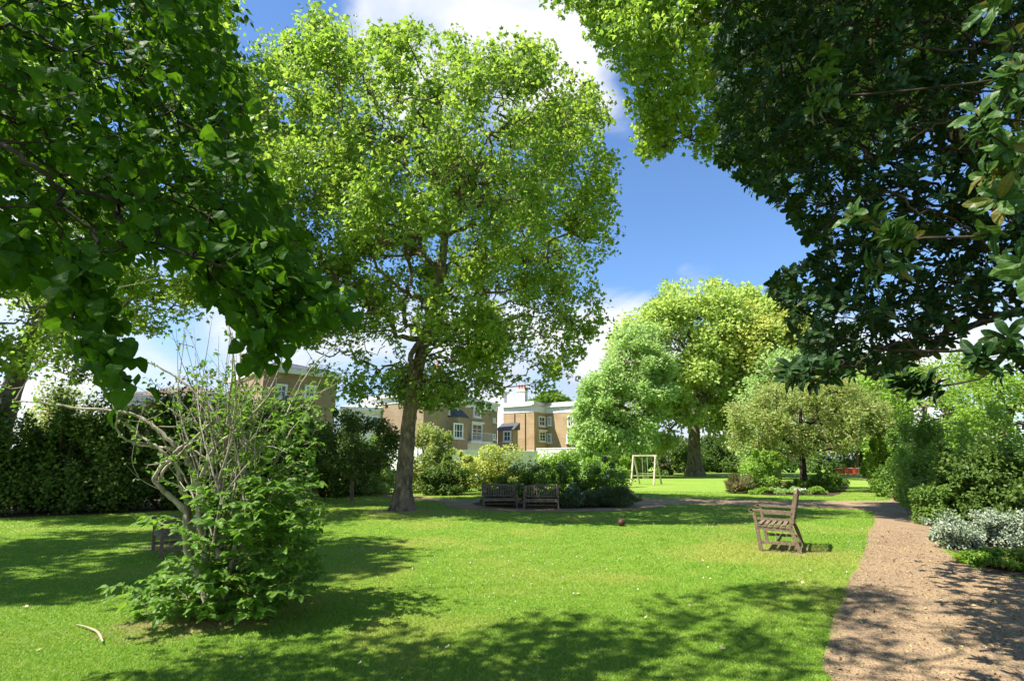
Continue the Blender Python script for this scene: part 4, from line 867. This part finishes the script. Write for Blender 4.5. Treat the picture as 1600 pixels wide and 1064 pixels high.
# grass blades, daisies, gravel chips (uncountable)
def scatter(n, f, seed):
    r_ = np.random.default_rng(seed); u = r_.random(n); y = f(u); x = (r_.random(n) * 2 - 1) * (y * 1.03 + .7); return r_, x, y
polys = [path_poly, cross_poly, ring_poly, left_poly] + beds
def on_grass(x, y):
    ok = np.ones(x.shape, bool)
    for P in polys: ok &= ~inpoly(x, y, P)
    return ok
r_, x, y = scatter(950000, lambda u: 3.6 * (34.0 / 3.6) ** (u ** 1.25), 77)
edge = r_.normal(0, .06, (2, len(x))); ok = on_grass(x + edge[0], y + edge[1]); x, y = x[ok], y[ok]; n = len(x)
h = r_.uniform(.010, .024, n) * (1 + .02 * y); wd = r_.uniform(.0022, .0040, n) * (.7 + .15 * y); an = r_.uniform(0, 6.28, n); lean = r_.normal(0, .9, (n, 2)) * h[:, None]
z = gz(x, y); B0 = np.stack([x - np.cos(an) * wd, y - np.sin(an) * wd, z - .003], 1); B1 = np.stack([x + np.cos(an) * wd, y + np.sin(an) * wd, z - .003], 1); T_ = np.stack([x + lean[:, 0], y + lean[:, 1], z + h], 1)
mb = MB(); mb.add(np.stack([B0, B1, T_], 1).reshape(-1, 3), np.arange(n * 3).reshape(-1, 3), r_.random(n)); go = mb.build('grass', M['blade']); go['kind'] = 'stuff'; go['label'] = 'short mown green grass blades'; go['category'] = 'grass'
r_, x, y = scatter(9000, lambda u: 3.8 + 16 * u, 78); ok = on_grass(x, y); x, y = x[ok], y[ok]
cl_ = np.sin(x * .9 + 2) + np.sin(y * .8 + x * .3) + r_.normal(0, .8, len(x)); x, y = x[cl_ > 1.1], y[cl_ > 1.1]; x, y = x[:520], y[:520]; n = len(x)
a6 = np.arange(6) * math.pi / 3; rr = .010 * (.6 + .06 * y); V = np.stack([x[:, None] + np.cos(a6) * rr[:, None], y[:, None] + np.sin(a6) * rr[:, None], (gz(x, y) + .035 + .001 * y)[:, None] + r_.normal(0, .004, (n, 6))], -1)
mb = MB(); mb.add(V.reshape(-1, 3), np.arange(n * 6).reshape(-1, 6), r_.random(n)); do = mb.build('daisies', M['white_f']); do['kind'] = 'stuff'; do['label'] = 'tiny white daisies scattered in the lawn'; do['category'] = 'daisies'
r_ = np.random.default_rng(79); n = 90000; y = 3.0 + 17 * r_.random(n) ** 1.6; x = r_.uniform(2, 11, n) * 1.0; x = np.where(x > y * 1.1 + 1, np.nan, x); ok = ~np.isnan(x); x, y = x[ok], y[ok]; ok = inpoly(x + r_.normal(0, .05, len(x)), y, path_poly); x, y = x[ok], y[ok]; n = len(x)
mb = MB(); s_ = r_.uniform(.006, .017, n) * np.where(r_.random(n) < .06, 2.0, 1.0); leaves(mb, r_, np.stack([x, y, gz(x, y) + .008], 1), unit(r_.standard_normal((n, 3)) * (1, 1, .25)), unit(r_.standard_normal((n, 3)) * .5 + (0, 0, 1)), s_ * 1.7, 'quad')
def chipmat():
    m, t = mat('gravel_chip'); a = t.n('ShaderNodeAttribute', attribute_name='v').outputs['Fac']
    col = t.mix(t.sm(a, .2, .9), (.13, .08, .04), (.44, .31, .17)); col = t.mix(t.sm(a, .90, .91), col, (.50, .44, .16)); p = t.n('ShaderNodeBsdfPrincipled', {'Base Color': col, 'Roughness': .9, 'Specular IOR Level': .2}); out(t, p.outputs[0]); return m
go = mb.build('gravel', chipmat()); go['kind'] = 'stuff'; go['label'] = 'loose brown gravel and leaf litter on the path'; go['category'] = 'gravel'

# ------------------------------------------------------------------ houses
U = np.array([.535, .845]); U /= np.linalg.norm(U); Vv = np.array([U[1], -U[0]])
def prism(mb, poly, z0, z1):
    P = np.array(poly, float); n = len(P); V = np.vstack([np.c_[P, np.full(n, z0)], np.c_[P, np.full(n, z1)]])
    mb.add(V, [[i, (i + 1) % n, n + (i + 1) % n, n + i] for i in range(n)]); mb.add(V, [list(range(n, 2 * n))]); mb.add(V, [list(range(n))[::-1]]); return mb
def hit(px, py, a, b):
    """where the view ray meets the vertical wall a-b"""
    r = ray(px, py); d = b - a; nrm = np.array([d[1], -d[0]]); t_ = np.dot(nrm, a) / np.dot(nrm, r[:2]); p = r * t_; p[2] += CAMZ; return p
def window(root, a, b, x0, x1, y0, y1, bars=(1, 1), sill=True, head=False, name='window'):
    a, b = np.array(a, float), np.array(b, float); p = hit(x0, (y0 + y1) / 2, a, b); q_ = hit(x1, (y0 + y1) / 2, a, b)
    xm = (x0 + x1) / 2; zt, zb = hit(xm, y0, a, b)[2], hit(xm, y1, a, b)[2]; u = (q_ - p)[:2]; Wd = np.linalg.norm(u); u /= Wd
    nn = np.array([u[1], -u[0]]); 
    if np.dot(nn, -p[:2]) < 0: nn = -nn
    base = np.array([*((p + q_)[:2] / 2), 0]); o3 = np.array([*nn, 0]); u3 = np.array([*u, 0]); b_ = MB()
    def pc(du, z, w_, h_, off, dep): b_.bar(base + u3 * du - u3 * w_ / 2 + o3 * off + (0, 0, z), base + u3 * du + u3 * w_ / 2 + o3 * off + (0, 0, z), dep, h_)
    fw = .16; H_ = zt - zb
    pc(-Wd / 2 + fw / 2, (zt + zb) / 2, fw, H_, .06, .14); pc(Wd / 2 - fw / 2, (zt + zb) / 2, fw, H_, .06, .14); pc(0, zt - fw / 2, Wd - 2 * fw, fw, .058, .14); pc(0, zb + fw / 2, Wd - 2 * fw, fw, .058, .14)
    for i in range(bars[0]): pc(-Wd / 2 + Wd * (i + 1) / (bars[0] + 1), (zt + zb) / 2, .07, H_ - 2 * fw, .035, .06)
    for i in range(bars[1]): pc(0, zb + H_ * (i + 1) / (bars[1] + 1), Wd - 2 * fw, .06, .033, .055)
    L0 = np.array(root.location); f_ = b_.build(name, M['paint'], root)
    for v in f_.data.vertices: v.co -= Vector(L0)
    g_ = MB(); b_ = g_; pc(0, (zt + zb) / 2, Wd - .2, H_ - .2, .015, .02); gl = g_.build('pane', M['glass'], f_)
    for v in gl.data.vertices: v.co -= Vector(L0)
    if sill:
        s2 = MB(); b_ = s2; pc(0, zb - .06, Wd + .25, .12, .12, .26)
        if head: pc(0, zt + .12, Wd + .5, .24, .14, .3)
        s3 = s2.build('sill', M['stucco'], f_)
        for v in s3.data.vertices: v.co -= Vector(L0)
def hpart(root, mb, name, m_, parent=None):
    o = mb.build(name, m_, parent or root); L0 = Vector(root.location)
    for v in o.data.vertices: v.co -= L0
    return o
def chimney(root, parent, xy, z0, z1, w_, d_, m_, npots, rot):
    b = MB(); b.box((xy[0], xy[1], (z0 + z1) / 2), (w_, d_, z1 - z0), rot); b.box((xy[0], xy[1], z1 - .25), (w_ + .2, d_ + .2, .18), rot); b.box((xy[0], xy[1], z1 + .03), (w_ + .12, d_ + .12, .08), rot); c = hpart(root, b, 'chimney', m_, parent)
    for i in range(npots):
        o_ = (i - (npots - 1) / 2) * w_ / npots * .95; p = (xy[0] + math.cos(rot) * o_, xy[1] + math.sin(rot) * o_); q = MB(); q.tube([(p[0], p[1], z1 + .05), (p[0], p[1], z1 + .75)], [.17, .14], 9); hpart(root, q, 'chimney_pot', M['terracotta'], c)
rotU = math.atan2(U[1], U[0]); rotV = math.atan2(Vv[1], Vv[0])
def pt(px, Y): return at(px, 700, Y)[:2]
def cornice(poly, out_=.25):
    P = np.array(poly); c = P.mean(0); return [p + unit(p - c) * out_ for p in P]
# left villa
c1 = pt(777, 70); c0 = c1 - U * 14.5; c3 = c1 - Vv * 10; c2 = c0 - Vv * 10; foot = [c0, c1, c3, c2]; zt = 9.3
h1 = thing('brick_house', 'brown brick villa with bay window and orange chimney pots right of the plane trunk', 'house', (*c1, 0))
hpart(h1, prism(MB(), foot, 4.1, zt - 1.05), 'wall', M['brick_brown']); hpart(h1, prism(MB(), cornice(foot, .06), -.1, 4.1), 'basement', M['stucco'])
cn = MB(); prism(cn, cornice(foot, .08), zt - 1.05, zt - .35); prism(cn, cornice(foot, .45), zt - .35, zt); hpart(h1, cn, 'cornice', M['stucco'])
rf_ = MB(); cc = np.mean(foot, 0); n = 4; V = np.vstack([np.c_[np.array(foot), np.full(4, zt + .01)], [[*(cc - U * 4), zt + 1.4], [*(cc + U * 4), zt + 1.4]]])
rf_.add(V, [[0, 1, 5, 4], [2, 3, 4 + 0, 5][::1]]); rf_.add(V, [[1, 2, 5], [3, 0, 4]]); rfo = hpart(h1, rf_, 'roof', M['slate'])
for px_, np_, ztp in ((676, 4, 12.4), (706, 2, 12.6)):
    k_ = hit(px_, 600, c0, c1)[:2] - Vv * 2.0; chimney(h1, rfo, k_, zt - .2, ztp, 1.7, .8, M['stucco'], np_, rotU)
for wv in [(701, 715, 627, 648, (1, 1)), (739, 750.5, 630, 652, (1, 1)), (770, 773.5, 653, 660, (0, 1))]: window(h1, c0, c1, *wv[:4], bars=wv[4])
window(h1, c0, c1, 736.5, 752.5, 662, 689, bars=(1, 2), head=True, name='french_window'); window(h1, c0, c1, 769, 773.5, 678, 687, bars=(0, 1))
# bay
q0, q1 = hit(699, 680, c0, c1)[:2], hit(726, 680, c0, c1)[:2]; no = Vv; bf_ = [q0, q0 + no * 1.0 + U * .7, q1 + no * 1.0 - U * .7, q1]
bw = MB(); prism(bw, bf_, 0, 7.05 - .2); by = hpart(h1, bw, 'bay', M['brick_brown']); rb = MB(); zq = 6.86
V = np.vstack([np.c_[np.array(cornice(bf_, .2)), np.full(4, zq)], [[*(q0 + U * .6), zq + .95], [*(q1 - U * .6), zq + .95]]]); rb.add(V, [[0, 1, 4]]); rb.add(V, [[1, 2, 5, 4]]); rb.add(V, [[2, 3, 5]]); rb.add(V, [[0, 4, 5, 3]]); hpart(h1, rb, 'bay_roof', M['slate'])
window(h1, bf_[1], bf_[2], 708, 722.5, 661, 685, bars=(2, 1))
# railing
rl_ = MB(); ra, rb2 = hit(724, 690, c0, c1) + (*(Vv * 1.2), 0), hit(758, 690, c0, c1) + (*(Vv * 1.2), 0); ra[2] = rb2[2] = 5.2; rl_.bar(ra, rb2, .05, .05)
for k in range(18): p = ra + (rb2 - ra) * k / 17; rl_.bar(p, p - (0, 0, 1.0), .03, .03, (0, 1, 0))
prism(rl_, [ra[:2] - Vv * 1.2, ra[:2], rb2[:2], rb2[:2] - Vv * 1.2], 3.95, 4.2); hpart(h1, rl_, 'balcony', M['stucco'])
# low link building
e0 = c1 + U * .1; e1 = e0 + Vv * 2.2 + U * 2.5; 
h2 = thing('brick_annexe', 'low brick annexe with slate roof between the two brick houses', 'house', (*e0, 0))
A0, A1_ = pt(777.5, 71.5), pt(801, 70); ft = [A0, A1_, A1_ + U * 1.3, A0 + U * 1.3]; hpart(h2, prism(MB(), ft, -.1, 5.9), 'wall', M['brick_brown'])
rb = MB(); fc = cornice(ft, .3); V = np.vstack([np.c_[np.array(fc), [5.9, 5.9, 5.9, 5.9]], np.c_[np.array(fc[2:]), [6.9, 6.9]]]); rb.add(V, [[0, 1, 4, 5], [0, 3, 2, 1]]); rb.add(V, [[1, 2, 4]]); rb.add(V, [[0, 5, 3]]); rb.add(V, [[2, 3, 5, 4]]); hpart(h2, rb, 'roof', M['slate']); window(h2, A0, A1_, 787, 799, 673, 690, bars=(1, 1))
# right house
d0, d1 = pt(787, 77), pt(835, 74); vdir = unit(d1 - d0); udir = np.array([-vdir[1], vdir[0]]); d2 = d1 + udir * 3.4; d3 = d2 + vdir * 8.5; d4 = d3 + udir * 8; d5 = d0 + udir * 11.4
foot = [d0, d1, d2, d3, d4, d5]; zt = 9.9
h3 = thing('brick_house', 'yellow brick house with white parapet and two white chimneys right of the villa', 'house', (*d1, 0))
hpart(h3, prism(MB(), foot, 3.3, zt - 1.3), 'wall', M['brick']); hpart(h3, prism(MB(), cornice(foot, .05), -.1, 3.3), 'basement', M['stucco'])
cn = MB(); prism(cn, cornice(foot, .06), zt - 1.3, zt - .45); prism(cn, cornice(foot, .5), zt - .45, zt - .25); prism(cn, cornice(foot, .1), zt - .25, zt + .2); hpart(h3, cn, 'parapet', M['stucco'])
rr_ = MB(); prism(rr_, [d0 + vdir * .5 + udir * .5, d1 - vdir * .5 + udir * .5, d4 - vdir * 4 - udir, d5 + vdir * .5 - udir], zt + .202, zt + .3); rfo = hpart(h3, rr_, 'roof', M['slate'])
chimney(h3, rfo, hit(784.5, 640, d0 + udir * 1.0 - vdir * 3, d1 + udir * 1.0)[:2], 3.0, 11.9, 1.15, .9, M['stucco'], 2, math.atan2(vdir[1], vdir[0]))
chimney(h3, rfo, hit(815.5, 640, d0 + udir * 1.5, d1 + udir * 1.5)[:2], zt, 12.1, 1.5, .8, M['stucco'], 3, math.atan2(vdir[1], vdir[0]))
window(h3, d1, d2, 841.5, 851, 650.5, 666); window(h3, d1, d2, 842, 852, 674, 690, head=True, bars=(1, 2)); window(h3, d2, d3, 856, 862, 651, 665); window(h3, d2, d3, 887, 896.5, 649, 667); window(h3, d2, d3, 855.5, 862, 677, 692); window(h3, d2, d3, 885.5, 897, 678, 692)
for px_ in (804.5, 821): q = hit(px_, 660, d0, d1); b = MB(); qq = q[:2] - udir * .07; b.tube([(qq[0], qq[1], 0), (qq[0], qq[1], 8.5)], .05, 6); hpart(h3, b, 'drainpipe', M['iron'])
w0, w1 = pt(838, 69), pt(915, 66); wv_ = MB(); wd_ = unit(w1 - w0); wn = np.array([-wd_[1], wd_[0]]); prism(wv_, [w0, w1, w1 + wn * .35, w0 + wn * .35], -.1, 3.35); prism(wv_, [w0 - wn * .05, w1 - wn * .05, w1 + wn * .4, w0 + wn * .4], 3.35, 3.5); wo = wv_.build('terrace_wall', M['stucco']); tag(wo, 'white rendered terrace wall in front of the yellow brick house', 'wall')
w0, w1 = pt(694, 56), pt(840, 66); wv_ = MB(); wd_ = unit(w1 - w0); wn = np.array([-wd_[1], wd_[0]]); prism(wv_, [w0, w1, w1 + wn * .3, w0 + wn * .3], -.1, 2.9); prism(wv_, [w0 - wn * .05, w1 - wn * .05, w1 + wn * .35, w0 + wn * .35], 2.9, 3.05); wo = wv_.build('garden_wall', M['stucco']); tag(wo, 'pale rendered garden wall below the brown brick villa', 'wall')
# houses behind the hedge on the left
def sidehouse(label, x0, x1, Y0, Y1, ytop, wallm, roofm, wins, hip=2.2, chim=None, white=True, dep=9):
    a, b = pt(x0, Y0), pt(x1, Y1); u = unit(b - a); nrm = np.array([-u[1], u[0]]); ft = [a, b, b + nrm * dep, a + nrm * dep]; z = at(x1, ytop, Y1)[2]
    r = thing('brick_house', label, 'house', (*((a + b) / 2), 0)); hpart(r, prism(MB(), ft, -.1, z - .45), 'wall', wallm); e = MB(); prism(e, cornice(ft, .4), z - .45, z); hpart(r, e, 'eaves', M['stucco'])
    V = np.vstack([np.c_[np.array(cornice(ft, .42)), np.full(4, z + .003)], [[*((a + ft[3]) / 2 + u * dep * .4), z + hip], [*((b + ft[2]) / 2 - u * dep * .4), z + hip]]]); m_ = MB(); m_.add(V, [[0, 1, 5, 4], [2, 3, 4, 5]]); m_.add(V, [[1, 2, 5], [3, 0, 4]]); rf = hpart(r, m_, 'roof', roofm)
    for wn_ in wins: window(r, a, b, *wn_)
    if chim: chimney(r, rf, hit(chim, 560, a + nrm * 4, b + nrm * 4)[:2], z, z + hip + .9, 1.3, .7, M['brick_brown'], 4, math.atan2(u[1], u[0]))
sidehouse('brown brick house with white eaves and slate roof seen through the bare twigs', 400, 519, 40, 44, 584, M['brick_brown'], M['slate'], [(430, 448, 600, 622), (475, 492, 602, 622)], 1.2)
sidehouse('brick house with tiled roof and tall chimney behind the left hedge', 175, 345, 38, 40, 622, M['brick_brown'], M['tile'], [(205, 228, 612, 632), (265, 288, 612, 632), (312, 334, 612, 632)], 1.4)
sidehouse('low cream rendered house with shallow roof left of the plane trunk', 530, 625, 60, 62, 638, M['stucco'], M['stucco'], [(545, 556, 650, 668), (580, 591, 650, 668)], 1.0)
